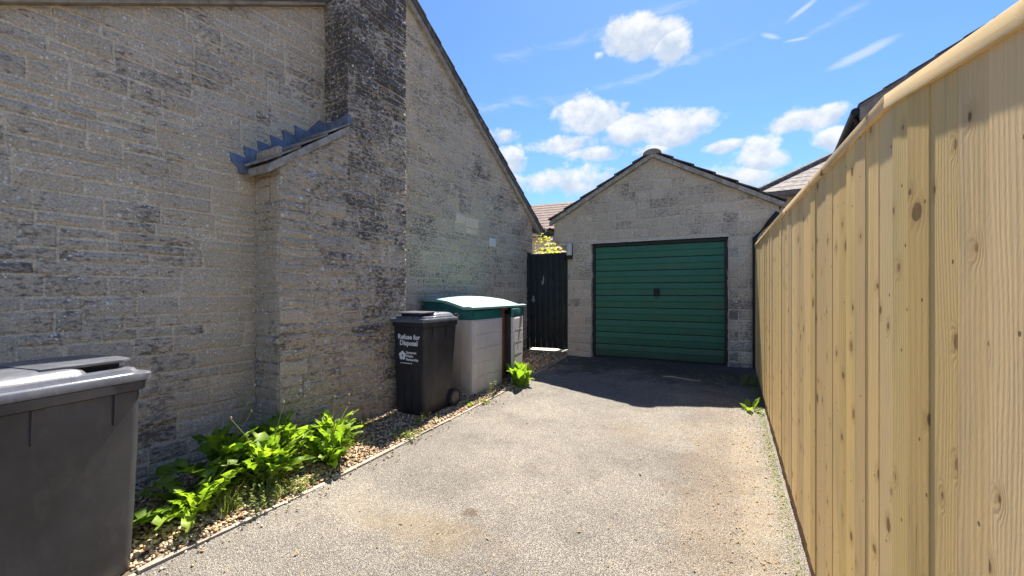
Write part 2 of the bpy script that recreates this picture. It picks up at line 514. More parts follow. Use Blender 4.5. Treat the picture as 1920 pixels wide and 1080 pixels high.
M['leaf'] = mat_leaf('dandelion_leaf', (0.10, 0.18, 0.02), (0.30, 0.43, 0.045), 0.48)
M['leaf_pale'] = mat_leaf('weed_leaf', (0.13, 0.19, 0.035), (0.32, 0.36, 0.07), 0.4, 0.6)
M['leaf_dry'] = mat_leaf('dry_leaf', (0.30, 0.21, 0.10), (0.48, 0.36, 0.2), 0.25, 0.8)
M['leaf_shrub'] = mat_leaf('shrub_leaf', (0.22, 0.27, 0.03), (0.5, 0.47, 0.09), 0.45, 0.5)
M['stalk'] = mat_leaf('stalk', (0.16, 0.20, 0.05), (0.34, 0.33, 0.12), 0.2, 0.6)
M['seed'] = simple('seed_head', (0.48, 0.42, 0.28), 0.9, 0.1, 0.1)


def mat_fence(name='pressure_treated_softwood', lengthwise=False):
    mt, t, out = new_mat(name)
    pos = t.node('ShaderNodeNewGeometry').outputs['Position']
    rnd = t.node('ShaderNodeObjectInfo').outputs['Random']
    x, y, z = t.xyz(pos)
    if lengthwise:
        ox, oy, oz = t.xyz(t.node('ShaderNodeTexCoord').outputs['Object'])
        y, z = t.m('ADD', oz, ox), oy
    zz = t.m('ADD', z, t.m('MULTIPLY', rnd, 41.0))
    p2 = t.comb(y, zz, 0.0)
    vo = t.voro(t.comb(t.m('MULTIPLY', y, t.m('ADD', 0.8, t.m('MULTIPLY', rnd, 0.9))), zz, 0.0), 5.2, 1.0, '2D')
    kr, kg, kb = t.xyz(vo.outputs['Color'])
    vo2 = t.voro(t.vm('ADD', p2, (7.3, 3.1, 0)), 9.5, 1.0, '2D')
    kr2, kg2, kb2 = t.xyz(vo2.outputs['Color'])
    has = t.m('GREATER_THAN', kr, 0.22)
    size = t.m('ADD', 0.036, t.m('MULTIPLY', t.m('POWER', kg, 2.2), 0.075))
    wob = t.m('MULTIPLY', t.m('SUBTRACT', t.noise(p2, 45.0, 4, 0.65), 0.5), 0.075)
    dk = t.m('ADD', vo.outputs['Distance'], wob)
    knot = t.m('MULTIPLY', t.step(t.m('SUBTRACT', dk, size), -0.022, 0.012, 1.0, 0.0), has)
    halo = t.m('MULTIPLY', t.step(t.m('SUBTRACT', dk, size), 0.0, 0.16, 1.0, 0.0), has)
    pin = t.m('MULTIPLY', t.step(vo2.outputs['Distance'], 0.028, 0.05, 1.0, 0.0), t.m('GREATER_THAN', kr2, 0.62))
    crack = t.noise(t.comb(t.m('MULTIPLY', y, 85.0), t.m('MULTIPLY', zz, 3.4), 5.0), 1.0, 2, 0.5)
    crack = t.m('MULTIPLY', t.step(crack, 0.735, 0.775), 0.75)
    # grain bends round the knots
    bend = t.m('MULTIPLY', halo, 0.022)
    slow = t.m('MULTIPLY', t.m('SUBTRACT', t.noise(t.comb(t.m('MULTIPLY', y, 6.0), t.m('MULTIPLY', zz, 0.9), rnd), 1.0, 3, 0.5), 0.5), 0.085)
    gy = t.m('ADD', t.m('ADD', y, bend), slow)
    rings = t.m('SINE', t.m('MULTIPLY', gy, t.m('ADD', 260.0, t.m('MULTIPLY', rnd, 330.0))))
    rings = t.m('MULTIPLY_ADD', rings, 0.5, 0.5)
    fine = t.noise(t.comb(t.m('MULTIPLY', gy, 330.0), t.m('MULTIPLY', zz, 7.0), 0.0), 1.0, 4, 0.6)
    saw = t.noise(t.comb(t.m('MULTIPLY', y, 300.0), t.m('MULTIPLY', zz, 55.0), 0.0), 1.0, 2, 0.6)
    blot = t.noise(t.comb(t.m('MULTIPLY', y, 9.0), t.m('MULTIPLY', zz, 1.6), 0.0), 1.0, 5, 0.6)
    c = t.mix(t.m('MULTIPLY', rings, 0.06 if lengthwise else 0.30), (0.77, 0.545, 0.255), (0.64, 0.42, 0.165))
    c = t.mix(t.step(fine, 0.35, 0.75), c, t.mix(1.0, c, (1.17, 1.15, 1.1), 'MULTIPLY'))
    c = t.mix(t.m('MULTIPLY', t.step(blot, 0.48, 0.75), 0.55), c, (0.44, 0.35, 0.20))
    c = t.mix(t.m('MULTIPLY', t.step(rnd, 0.2, 0.9), 0.45), c, (0.79, 0.585, 0.30))
    gr = t.noise(t.comb(t.m('MULTIPLY', y, 30.0), t.m('MULTIPLY', zz, 2.2), 3.0), 1.0, 5, 0.65)
    c = t.mix(t.m('MULTIPLY', t.step(gr, 0.56, 0.72), 0.38), c, (0.42, 0.36, 0.26))
    c = t.mix(t.m('MULTIPLY', halo, 0.38), c, (0.46, 0.28, 0.11))
    c = t.mix(t.m('MULTIPLY', knot, 0.86), c, t.mix(kb, (0.14, 0.065, 0.03), (0.36, 0.20, 0.09)))
    c = t.mix(t.m('MULTIPLY', pin, 0.8), c, (0.10, 0.05, 0.025))
    c = t.mix(crack, c, (0.16, 0.085, 0.04))
    tone = t.m('ADD', 0.84, t.m('MULTIPLY', t.m('FRACT', t.m('MULTIPLY', rnd, 7.31)), 0.28))
    pk = t.m('FRACT', t.m('MULTIPLY', rnd, 13.7))
    c = t.mix(1.0, c, t.comb(tone, t.m('MULTIPLY', tone, t.m('ADD', 0.975, t.m('MULTIPLY', pk, 0.05))), t.m('MULTIPLY', tone, t.m('ADD', 0.80, t.m('MULTIPLY', t.m('FRACT', t.m('MULTIPLY', rnd, 3.9)), 0.26)))), 'MULTIPLY')
    h = t.m('ADD', t.m('MULTIPLY', fine, 0.5), t.m('ADD', t.m('MULTIPLY', rings, 0.35), t.m('MULTIPLY', saw, 0.6)))
    principled(t, out, c, 0.78, t.bump(h, 0.03 if lengthwise else 0.14, 0.004), 0.25)
    return mt


M['fence'] = mat_fence()
M['fence_rail'] = mat_fence('softwood_rail', True)
M['gravel_board'] = simple('brown_gravel_board', (0.30, 0.185, 0.105), 0.85, 0.2, 0.3, 9, 0.5, 60, (0.13, 0.09, 0.06), 0.5)


def mat_tarmac():
    mt, t, out = new_mat('old_tarmac')
    pos = t.node('ShaderNodeNewGeometry').outputs['Position']
    x, y, z = t.xyz(pos)
    p2 = t.comb(x, y, 0.0)
    vo = t.voro(p2, 185.0, 1.0, '2D')
    r, g, b = t.xyz(vo.outputs['Color'])
    vo2 = t.voro(p2, 300.0, 1.0, '2D')
    r2, g2, b2 = t.xyz(vo2.outputs['Color'])
    chips = t.ramp(r, [(0.0, (0.06, 0.056, 0.05)), (0.22, (0.14, 0.129, 0.115)), (0.45, (0.245, 0.224, 0.194)), (0.75, (0.35, 0.32, 0.274)), (1.0, (0.55, 0.50, 0.425))])
    chips2 = t.ramp(r2, [(0.0, (0.072, 0.067, 0.061)), (0.6, (0.225, 0.204, 0.174)), (1.0, (0.44, 0.395, 0.33))])
    c = t.mix(0.45, chips, chips2)
    c = t.mix(t.step(vo.outputs['Distance'], 0.42, 0.62), c, (0.045, 0.043, 0.042))
    big = t.noise(p2, 0.9, 5, 0.6)
    mid = t.noise(p2, 4.5, 6, 0.65)
    c = t.mix(t.m('MULTIPLY', t.step(big, 0.40, 0.66), 0.75), c, t.mix(1.0, c, (1.37, 1.35, 1.30), 'MULTIPLY'))
    c = t.mix(t.m('MULTIPLY', t.step(t.noise(t.vm('ADD', p2, (4.0, 9.0, 0)), 1.5, 6, 0.7), 0.47, 0.66), 0.6), c, t.mix(1.0, c, (0.66, 0.66, 0.68), 'MULTIPLY'))
    pit = t.voro(p2, 60.0, 1.0, '2D')
    p1_, p2_, p3_ = t.xyz(pit.outputs['Color'])
    c = t.mix(t.m('MULTIPLY', t.m('MULTIPLY', t.step(pit.outputs['Distance'], 0.12, 0.24, 1.0, 0.0), t.m('GREATER_THAN', p1_, 0.80)), 0.7), c, (0.06, 0.052, 0.045))
    c = t.mix(t.m('MULTIPLY', t.step(mid, 0.5, 0.72), 0.45), c, t.mix(1.0, c, (0.62, 0.61, 0.62), 'MULTIPLY'))

    def patch(cx, cy, rx, ry, colr, amt, seed):
        q = t.comb(t.m('DIVIDE', t.m('SUBTRACT', x, cx), rx), t.m('DIVIDE', t.m('SUBTRACT', y, cy), ry), 0.0)
        d = t.vm('LENGTH', q)
        d = t.m('ADD', d, t.m('MULTIPLY', t.m('SUBTRACT', t.noise(t.vm('ADD', p2, (seed, 0, 0)), 3.6, 8, 0.74), 0.5), 3.4))
        d = t.m('ADD', d, t.m('MULTIPLY', t.m('SUBTRACT', t.noise(t.vm('ADD', p2, (0, seed, 0)), 38.0, 4, 0.7), 0.5), 1.6))
        return t.m('MULTIPLY', t.m('MULTIPLY', t.step(d, 0.2, 1.2, 1.0, 0.0), t.m('ADD', 0.45, t.m('MULTIPLY', g, 0.75))), amt), colr

    for f, colr in (patch(-1.55, 1.92, 0.62, 0.20, (0.22, 0.165, 0.095), 0.60, 1.0),
                    patch(-1.95, 1.95, 0.7, 0.26, (0.46, 0.42, 0.34), 0.26, 5.0),
                    patch(-1.38, 2.18, 0.07, 0.05, (0.10, 0.055, 0.028), 0.8, 9.0),
                    patch(0.02, 3.2, 0.36, 2.0, (0.22, 0.145, 0.085), 0.40, 13.0),
                    patch(0.22, 3.2, 0.14, 1.5, (0.44, 0.39, 0.29), 0.34, 15.0),
                    patch(-0.7, 3.9, 0.35, 0.25, (0.30, 0.22, 0.13), 0.3, 21.0)):
        c = t.mix(f, c, t.mix(0.45, colr, t.mix(1.0, c, tuple(q * 3.2 for q in colr), 'MULTIPLY')))
    # garage shadow deepened in the tar colour: noise-edged darkening towards the threshold
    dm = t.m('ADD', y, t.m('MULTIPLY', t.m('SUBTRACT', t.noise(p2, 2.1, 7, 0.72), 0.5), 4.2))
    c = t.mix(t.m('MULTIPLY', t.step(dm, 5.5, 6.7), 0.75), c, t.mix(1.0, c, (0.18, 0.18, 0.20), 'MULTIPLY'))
    rb = t.m('MULTIPLY', t.step(t.noise(p2, 48.0, 4, 0.75), 0.56, 0.66), t.step(t.m('ADD', t.noise(p2, 2.2, 4, 0.65), t.step(x, -0.9, 0.3, 0.0, 0.16)), 0.48, 0.68))
    c = t.mix(t.m('MULTIPLY', rb, 0.62), c, (0.17, 0.10, 0.055))
    h = t.m('ADD', t.m('MULTIPLY', t.m('SUBTRACT', 0.7, vo.outputs['Distance']), 1.0), t.m('MULTIPLY', r2, 0.5))
    principled(t, out, c, 0.82, t.bump(h, 0.75, 0.006), 0.35)
    return mt


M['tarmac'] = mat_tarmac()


def mat_pebble():
    mt, t, out = new_mat('gravel_pebbles')
    at = t.node('ShaderNodeAttribute', attribute_name='tint')
    pos = t.node('ShaderNodeNewGeometry').outputs['Position']
    n = t.noise(pos, 160.0, 3, 0.6)
    c = t.mix(t.step(n, 0.3, 0.7), t.mix(1.0, at.outputs['Color'], (0.8, 0.78, 0.75), 'MULTIPLY'), at.outputs['Color'])
    principled(t, out, c, 0.8, None, 0.3)
    return mt


M['pebble'] = mat_pebble()


def mat_door():
    mt, t, out = new_mat('green_painted_steel')
    pos = t.node('ShaderNodeNewGeometry').outputs['Position']
    n = t.noise(t.vm('MULTIPLY', pos, (1, 1, 2)), 3.0, 6, 0.65)
    c = t.mix(t.step(n, 0.35, 0.7), (0.013, 0.120, 0.062), (0.022, 0.155, 0.082))
    st = t.noise(t.vm('MULTIPLY', pos, (14, 1, 0.7)), 1.0, 5, 0.65)
    c = t.mix(t.m('MULTIPLY', t.step(st, 0.55, 0.75), 0.25), c, (0.05, 0.11, 0.075))
    pk = t.voro(pos, 24.0)
    q, _, _ = t.xyz(pk.outputs['Color'])
    c = t.mix(t.m('MULTIPLY', t.step(pk.outputs['Distance'], 0.06, 0.10, 1, 0), t.m('GREATER_THAN', q, 0.93)), c, (0.3, 0.33, 0.3))
    _, _, pz = t.xyz(pos)
    gm = t.m('MULTIPLY', t.step(t.m('ADD', pz, t.m('MULTIPLY', t.noise(pos, 7.0, 5, 0.7), 0.5)), 0.62, 1.05, 1.0, 0.0), 0.55)
    c = t.mix(gm, c, (0.045, 0.052, 0.036))
    fade = t.step(t.noise(t.vm('MULTIPLY', pos, (1, 1, 0.6)), 1.3, 4, 0.6), 0.45, 0.7)
    c = t.mix(t.m('MULTIPLY', fade, 0.35), c, (0.04, 0.17, 0.10))
    principled(t, out, c, t.step(n, 0.3, 0.7, 0.38, 0.58), t.bump(t.noise(pos, 5.0, 3), 0.12, 0.03), 0.45)
    return mt


M['door'] = mat_door()
M['door_dark'] = simple('dark_door_frame', (0.012, 0.02, 0.018), 0.5, 0.4, 0.2)


# ------------------------------------------------------------------ ground, drive, gravel bed
def sheet(name, pts_rows, mat, label, cat):
    """rows of points with equal counts"""
    v = [p for r in pts_rows for p in r]; w = len(pts_rows[0]); f = []
    for i in range(len(pts_rows) - 1):
        for j in range(w - 1):
            f.append((i * w + j, i * w + j + 1, (i + 1) * w + j + 1, (i + 1) * w + j))
    o = obj(name, mk_mesh(name, v, f, mat))
    return tag(o, label, cat, kind='structure')


ys = [-400, -60, -8, -4, 0, 2, 4, 6, 7.5, 12, 60, 400]
sheet('ground', [[(x, y, gz(y) - 0.06) for x in (-400, -60, -12, -6, 0, 6, 12, 60, 400)] for y in ys], M['earth'],
      'bare brown earth lying under and around the buildings', 'ground')
EDGE = [(-8.0, -3.0), (-0.5, -2.82), (1.04, -2.64), (2.0, -2.535), (4.49, -2.39), (6.99, -2.375)]


def edge_x(y):
    for (a, xa), (b, xb) in zip(EDGE, EDGE[1:]):
        if y <= b:
            return xa + (xb - xa) * (y - a) / (b - a)
    return EDGE[-1][1]


def fence_x(y): return 0.35 + 0.018 * y


def wall_x(y): return -3.75 + 0.06 * y


rows = []
for i in range(61):
    y = -6 + i * (7.14 + 6) / 60
    xl, xr = edge_x(y), max(fence_x(y), 0.3) + 0.30
    rows.append([(xl + (xr - xl) * k / 12, y, gz(y) + 0.004 + 0.006 * math.sin(1.3 * y + k) * (0 < k < 12)) for k in range(13)])
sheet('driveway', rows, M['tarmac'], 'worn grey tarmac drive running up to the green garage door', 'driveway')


def bed_z(x, y):
    w = max(0.0, min(1.0, (edge_x(y) - x) / 0.8)) * max(0.0, min(1.0, (6.6 - y) / 1.2))
    return gz(y) + 0.012 + 0.05 * w + 0.012 * math.sin(3.1 * y + 2 * x) * math.sin(4.7 * x - y)


rows = []
for i in range(71):
    y = -3 + i * (7.27 + 3) / 70
    xl, xr = wall_x(y) - 0.05, edge_x(y) - 0.02
    rows.append([(xl + (xr - xl) * k / 8, y, bed_z(xl + (xr - xl) * k / 8, y) - 0.004) for k in range(9)])
sheet('gravel_bed', rows, M['earth'], 'strip of gritty soil along the foot of the stone house wall', 'gravel bed')
o = MB().box(-3.6, -2.3, 7.275, 11.5, 0.2, 0.394).build('path', M['path'])
tag(o, 'pale concrete path in sunlight behind the dark gate', 'path', kind='structure')

# pebbles
PAL = np.array([(0.62, 0.50, 0.34), (0.70, 0.60, 0.44), (0.50, 0.37, 0.22), (0.42, 0.27, 0.16), (0.66, 0.63, 0.57),
                (0.30, 0.25, 0.20), (0.55, 0.47, 0.36), (0.74, 0.69, 0.58), (0.36, 0.30, 0.25), (0.20, 0.16, 0.12), (0.46, 0.38, 0.28)])
ico_bm = bmesh.new(); bmesh.ops.create_icosphere(ico_bm, subdivisions=1, radius=1.0)
ico_v = np.array([v.co[:] for v in ico_bm.verts]); ico_f = np.array([[v.index for v in f.verts] for f in ico_bm.faces]); ico_bm.free()
nr = np.random.default_rng(5)
cx, cy, cs = [], [], []
for (y0, y1, dens_) in ((-0.4, 2.6, 5200), (2.6, 4.6, 3800), (4.6, 7.2, 2000)):
    n = int(dens_ * (y1 - y0) * 1.1)
    yy = nr.uniform(y0, y1, n); xx = nr.uniform(-3.75, -2.3, n)
    keep = np.array([(wall_x(b) + 0.02 < a < edge_x(b) - 0.035) and not (2.18 < b < 3.62 and a < wall_x(b) + 0.39) for a, b in zip(xx, yy)])
    cx.append(xx[keep]); cy.append(yy[keep]); cs.append(nr.uniform(0.006, 0.0135, keep.sum()) * (1.0 if y0 < 2.6 else 1.15))
yy = nr.uniform(0.2, 6.8, 420)
cx.append(np.array([edge_x(b) for b in yy]) + np.abs(nr.normal(0, 0.10, 420)) - 0.03); cy.append(yy); cs.append(nr.uniform(0.003, 0.010, 420))
cx, cy, cs = map(np.concatenate, (cx, cy, cs))
N = len(cx)
th = nr.uniform(0, 2 * np.pi, N)
sc3 = np.stack([cs * nr.uniform(0.9, 1.5, N), cs * nr.uniform(0.7, 1.1, N), cs * nr.uniform(0.45, 0.8, N)], 1)
pv = ico_v[None] * sc3[:, None, :] * nr.uniform(0.8, 1.15, (N, len(ico_v), 1))
tilt = nr.normal(0, 0.3, N)
ct, st_ = np.cos(tilt)[:, None], np.sin(tilt)[:, None]
pv = np.stack([pv[..., 0] * ct - pv[..., 2] * st_, pv[..., 1], pv[..., 0] * st_ + pv[..., 2] * ct], -1)
c_, s_ = np.cos(th)[:, None], np.sin(th)[:, None]
pv = np.stack([pv[..., 0] * c_ - pv[..., 1] * s_, pv[..., 0] * s_ + pv[..., 1] * c_, pv[..., 2]], -1)
cz = np.array([bed_z(a, b) if a < edge_x(b) - 0.034 else gz(b) + (0.030 if a < edge_x(b) else 0.009) for a, b in zip(cx, cy)]) + nr.uniform(-0.001, 0.009, N)
pv += np.stack([cx, cy, cz], 1)[:, None, :]
pf = (ico_f[None] + (np.arange(N) * len(ico_v))[:, None, None]).reshape(-1, 3)
me = bpy.data.meshes.new('gravel')
me.vertices.add(N * len(ico_v)); me.vertices.foreach_set('co', pv.reshape(-1))
me.loops.add(len(pf) * 3); me.loops.foreach_set('vertex_index', pf.reshape(-1).astype(np.int32))
me.polygons.add(len(pf)); me.polygons.foreach_set('loop_start', np.arange(0, len(pf) * 3, 3, dtype=np.int32))
me.update(calc_edges=True)
tc_ = PAL[nr.integers(0, len(PAL), N)] * np.array([1.0, 0.89, 0.76]) * nr.uniform(0.75, 1.12, (N, 1))
at = me.attributes.new('tint', 'FLOAT_COLOR', 'POINT')
at.data.foreach_set('color', np.concatenate([np.repeat(tc_, len(ico_v), 0), np.ones((N * len(ico_v), 1))], 1).reshape(-1).astype(np.float32))
me.materials.append(M['pebble'])
tag(obj('gravel', me), 'golden and white pea gravel between the house wall and the drive edging', 'gravel', kind='stuff')

# timber edging between gravel and tarmac
ed = empty('path_edging', (-2.5, 1.0, gz(1.0)))
tag(ed, 'weathered narrow edging boards between the gravel and the tarmac', 'edging')
cuts = [-2.4, -0.9, 0.35, 1.02, 2.12, 3.05, 3.72, 4.62, 5.55, 6.35, 6.97]
for a, b in zip(cuts, cuts[1:]):
    a2, b2 = a + 0.006, b - 0.006
    xa, xb = edge_x(a2) + rng.uniform(-.008, .008), edge_x(b2) + rng.uniform(-.008, .008)
    w = 0.034; h0, h1 = rng.uniform(0.010, 0.030), rng.uniform(0.010, 0.030)
    lo = [(xa - w, a2, gz(a2) - .05), (xa, a2, gz(a2) - .05), (xb, b2, gz(b2) - .05), (xb - w, b2, gz(b2) - .05)]
    hi = [(xa - w, a2, gz(a2) + h0), (xa, a2, gz(a2) + h0 - .003), (xb, b2, gz(b2) + h1 - .003), (xb - w, b2, gz(b2) + h1)]
    sh_ = Vector(ed.location)
    m_ = MB().hexa([Vector(p) - sh_ for p in lo], [Vector(p) - sh_ for p in hi])
    m_.build('edging_board', M['edging'], ed, bevel=0.003)


# ------------------------------------------------------------------ stone walling
def clip_poly(poly, a, b, c):
    """keep a*x+b*y<=c"""
    out_ = []
    for i in range(len(poly)):
        p, q = poly[i], poly[(i + 1) % len(poly)]
        dp, dq = a * p[0] + b * p[1] - c, a * q[0] + b * q[1] - c
        if dp <= 0: out_.append(p)
        if (dp < 0 < dq) or (dq < 0 < dp):
            k = dp / (dp - dq)
            out_.append((p[0] + (q[0] - p[0]) * k, p[1] + (q[1] - p[1]) * k))
    return out_


def area(poly):
    return 0.5 * abs(sum(poly[i][0] * poly[(i + 1) % len(poly)][1] - poly[(i + 1) % len(poly)][0] * poly[i][1] for i in range(len(poly))))


def courses(a0, a1, z0, z1, r, band=0.215, wmin=0.45, wmax=1.1):
    """random-coursed reconstituted stone: rectangles (a0,a1,z0,z1)"""
    out_ = []; z = z0
    while z < z1:
        h = band * r.uniform(0.94, 1.06)
        a = a0 - r.uniform(0, 0.2)
        while a < a1:
            w = r.uniform(wmin, wmax); b = min(a + w, a1)
            if a1 - b < 0.12: b = a1
            k = r.random()
            if k < 0.10 and b - a < 0.6: hs = [1.0]
            elif k < 0.46: hs = [0.62, 0.38]
            elif k < 0.76: hs = [0.38, 0.62]
            elif k < 0.88: hs = [0.5, 0.5]
            else: hs = [0.36, 0.32, 0.32]
            zz = z
            for hh in hs:
                h2 = h * hh; x = max(a, a0)
                while x < b - 1e-4:
                    wl = r.uniform(0.17, 0.46) if hh < 0.5 else r.uniform(0.2, 0.5)
                    e = min(x + wl, b)
                    if b - e < 0.12: e = b
                    out_.append((x, e, zz, zz + h2)); x = e
                zz += h2
            a = b
        z += h
    return out_


def stone_geo(poly, r, proud=0.004, mortar=0.0060, back=-0.03, rough=0.006):
    """one pitch-faced block: (verts(a,b,c), faces). c is the outward direction"""
    n0 = len(poly)
    cx = sum(p[0] for p in poly) / n0; cy = sum(p[1] for p in poly) / n0
    ring = []
    for i in range(n0):
        p, q = poly[i], poly[(i + 1) % n0]
        L = math.hypot(q[0] - p[0], q[1] - p[1])
        ring.append(p)
        for k in range(1, min(3, int(L / 0.11)) + 1):
            nseg = min(3, int(L / 0.11)) + 1
            ring.append((p[0] + (q[0] - p[0]) * k / nseg, p[1] + (q[1] - p[1]) * k / nseg))
    n = len(ring)

    def inset(p, m, jit):
        dx_, dy_ = p[0] - cx, p[1] - cy
        hx = max(abs(q[0] - cx) for q in poly); hy = max(abs(q[1] - cy) for q in poly)
        return (cx + dx_ * max(0.1, 1 - m / hx) + r.uniform(-jit, jit), cy + dy_ * max(0.1, 1 - m / hy) + r.uniform(-jit, jit))

    d0 = proud + r.uniform(-0.003, 0.004)
    tx, ty = r.uniform(-0.035, 0.035), r.uniform(-0.05, 0.05)
    v = []
    for p in ring: q = inset(p, mortar, 0.0012); v.append((q[0], q[1], back))
    for p in ring: q = inset(p, mortar, 0.0022); v.append((q[0], q[1], d0 - 0.007 + r.uniform(-0.002, 0.002)))
    for p in ring:
        q = inset(p, mortar + 0.013, 0.004)
        v.append((q[0], q[1], d0 + r.uniform(-rough, rough) * 0.6 + tx * (q[0] - cx) + ty * (q[1] - cy)))
    # spine of two or three points in the middle of the face
    xs = [p[0] for p in poly]; w = max(xs) - min(xs)
    v.append((cx + r.uniform(-0.2, 0.2) * w, cy + r.uniform(-0.012, 0.012), d0 + r.uniform(-rough, rough) + 0.002))
    f = []
    for k in range(2):
        for i in range(n):
            j = (i + 1) % n
            f.append((k * n + i, k * n + j, (k + 1) * n + j, (k + 1) * n + i))
    for i in range(n):
        f.append((2 * n + i, 2 * n + (i + 1) % n, 3 * n))
    return v, f


def to_pixels(p):
    q = Vector(p) - Vector((0, 0, 1.5)); S, C = math.sin(YAW), math.cos(YAW)
    f_ = -S * q.x + C * q.y
    if f_ < 0.1: return None
    return 960 + 770 * (C * q.x + S * q.y) / f_, 548 - 770 * q.z / f_


class Masonry:
    """collects blocks of one building, then makes the largest in view objects and joins the rest"""
    def __init__(s, root): s.items = []; s.root = root

    def add(s, poly, f3, parent, mat, r, tint, **kw):
        if len(poly) < 3 or area(poly) < 0.0012: return
        v, f = stone_geo(poly, r, **kw)
        v3 = [f3(*p) for p in v]
        mw = Matrix.Translation(s.root.location) @ s.root.rotation_euler.to_matrix().to_4x4()
        pix = [to_pixels(mw @ Vector(f3(a, b, 0))) for a, b in poly]
        if any(p is None for p in pix): vis = 0
        else:
            cxp = sum(p[0] for p in pix) / len(pix); cyp = sum(p[1] for p in pix) / len(pix)
            vis = area(pix) if (-30 < cxp < 1950 and -30 < cyp < 1110) else 0
        s.items.append((vis, v3, f, parent, mat, tint))

    def finish(s, limit, joined_name):
        s.items.sort(key=lambda q: -q[0])
        joined = {}
        for k, (vis, v3, f, parent, mat, tint) in enumerate(s.items):
            if k < limit and vis > 0:
                obj('stone', mk_mesh('stone', v3, f, mat, False, tint), parent)
            else:
                J = joined.setdefault((parent.name, mat.name), ([], [], [], parent, mat))
                b = len(J[0])
                J[0].extend(v3); J[1].extend(tuple(b + i for i in q) for q in f); J[2].extend([tint] * len(v3))
        for (v, f, tn, parent, mat) in joined.values():
            o_ = obj(joined_name, mk_mesh(joined_name, v, f, mat, False, tn), parent)
            o_['kind'] = 'stuff'


# ------------------------------------------------------------------ the house on the left
WR = math.atan(0.06)
house = empty('house', (-3.75, 0, 0), -WR)
tag(house, 'large weathered stone house with gable wall and chimney breast beside the drive', 'house')
# local frame: x out of the wall, y along the wall, z up
S_END = 7.52


def verge_left(s): return 3.16 + (s - 0.8) * 0.597
def verge_right(s): return 2.80 + (7.682 - s) * 0.655


S_RIDGE = 3.30
gpoly = [(-3.2, -0.6), (S_END, -0.6), (S_END, verge_right(S_END)), (S_RIDGE, verge_right(S_RIDGE)), (S_RIDGE, verge_left(S_RIDGE)), (-3.2, verge_left(-3.2))]
core = MB().prism(gpoly, lambda a, b, t: (t, a, b), -0.30, -0.003).build('gable_wall', M['mortar_house'], house, tint=(0.62, 0.62, 0.42))
ma = Masonry(house)
r1 = random.Random(3)
pale = [(5.06, 5.30, 2.53, 2.665, 1.0), (5.31, 5.63, 2.50, 2.66, .95), (5.31, 5.60, 2.40, 2.495, 1.0)]
PR = (5.05, 5.64, 2.395, 2.67)


def rects_minus(rc, hole):
    a, b, z0, z1 = rc; ha, hb, hz0, hz1 = hole
    if b <= ha or a >= hb or z1 <= hz0 or z0 >= hz1: return [rc]
    out_ = []
    if a < ha: out_.append((a, ha, z0, z1))
    if b > hb: out_.append((hb, b, z0, z1))
    a2, b2 = max(a, ha), min(b, hb)
    if z0 < hz0: out_.append((a2, b2, z0, hz0))
    if z1 > hz1: out_.append((a2, b2, hz1, z1))
    return [q for q in out_ if q[1] - q[0] > 0.03 and q[3] - q[2] > 0.02]


wallf = lambda a, b, c: (c, a, b)
for rc in courses(-2.6, S_END, -0.25, 5.9, r1):
    for q in rects_minus(rc, PR):
        a, b, z0, z1 = q
        if z1 < gz(a) - 0.05: continue
        if a > 2.24 and b < 3.63 and z1 < 2.6: continue
        if a > 2.9 and b < 3.63: continue
        poly = [(a, z0), (b, z0), (b, z1), (a, z1)]
        mid = (a + b) / 2
        if mid < S_RIDGE: poly = clip_poly(poly, -0.597, 1, verge_left(0) - 0.01)
        else: poly = clip_poly(poly, 0.655, 1, verge_right(0) - 0.01)
        zc = (z0 + z1) / 2
        clean = 0.5 + 0.45 * max(0, 1 - abs(mid - 2.12) / 0.42) * (zc < 2.8) + r1.uniform(-.16, .16)
        damp = max(0, 0.45 - (zc - gz(mid))) * 0.5
        dark = 0.44 + r1.uniform(-.05, .06) + damp - 0.35 * max(0, 1 - abs(mid - 2.12) / 0.45) * (zc < 2.8)
        if mid > 3.6: dark += 0.03
        ma.add(poly, wallf, core, M['stone'], r1, (0.5 + r1.uniform(-.09, .09), clean, dark))
for a, b, z0, z1, br in pale:
    ma.add([(a, z0), (b, z0), (b, z1), (a, z1)], wallf, core, M['stone'], r1, (0.92, 0.95, 0.12), proud=0.006)
for a, b, z0, z1 in ((7.05, 7.5, 2.42, 2.62), (7.1, 7.5, 2.63, 2.75)):
    pass

# chimney breast
CD = 0.375
CL0, CL1, CU0 = 2.205, 3.665, 2.878
SH0, SH1 = 2.545, 3.045
ctop = 6.6
cpoly = [(CL0, -0.4), (CL1, -0.4), (CL1, ctop), (CU0, ctop), (CU0, SH1), (CL0, SH0)]
chim = MB().prism(cpoly, lambda a, b, t: (t, a, b), -0.28, CD - 0.006)
# keep the side mortar a little behind the blocks
chim = MB().prism([(CL0 + .006, -0.4), (CL1 - .006, -0.4), (CL1 - .006, ctop), (CU0 + .006, ctop), (CU0 + .006, SH1), (CL0 + .006, SH0)],
                  lambda a, b, t: (t, a, b), -0.28, CD - 0.004).build('chimney', M['mortar_house'], house, tint=(0.54, 0.55, 0.55))
r2 = random.Random(8)
frontf = lambda a, b, c: (CD + c, a, b)
sideLf = lambda a, b, c: (a, CL0 - c, b)
sideUf = lambda a, b, c: (a, CU0 - c, b)
sideRf = lambda a, b, c: (a, CL1 + c, b)
slope = (SH1 - SH0) / (CU0 - CL0)


def ctint(s_, z_, r):
    return (0.5 + r.uniform(-.09, .08), 0.42 + r.uniform(-.16, .2) + (0.15 if z_ < 1.3 else 0) + 0.2 * (z_ < 2.7 and s_ < 2.7),
            0.45 + r.uniform(-.06, .07) + 0.13 * min(1.0, max(0, (z_ - 1.6) / 2.4)) + 0.12 * (s_ - 2.9))


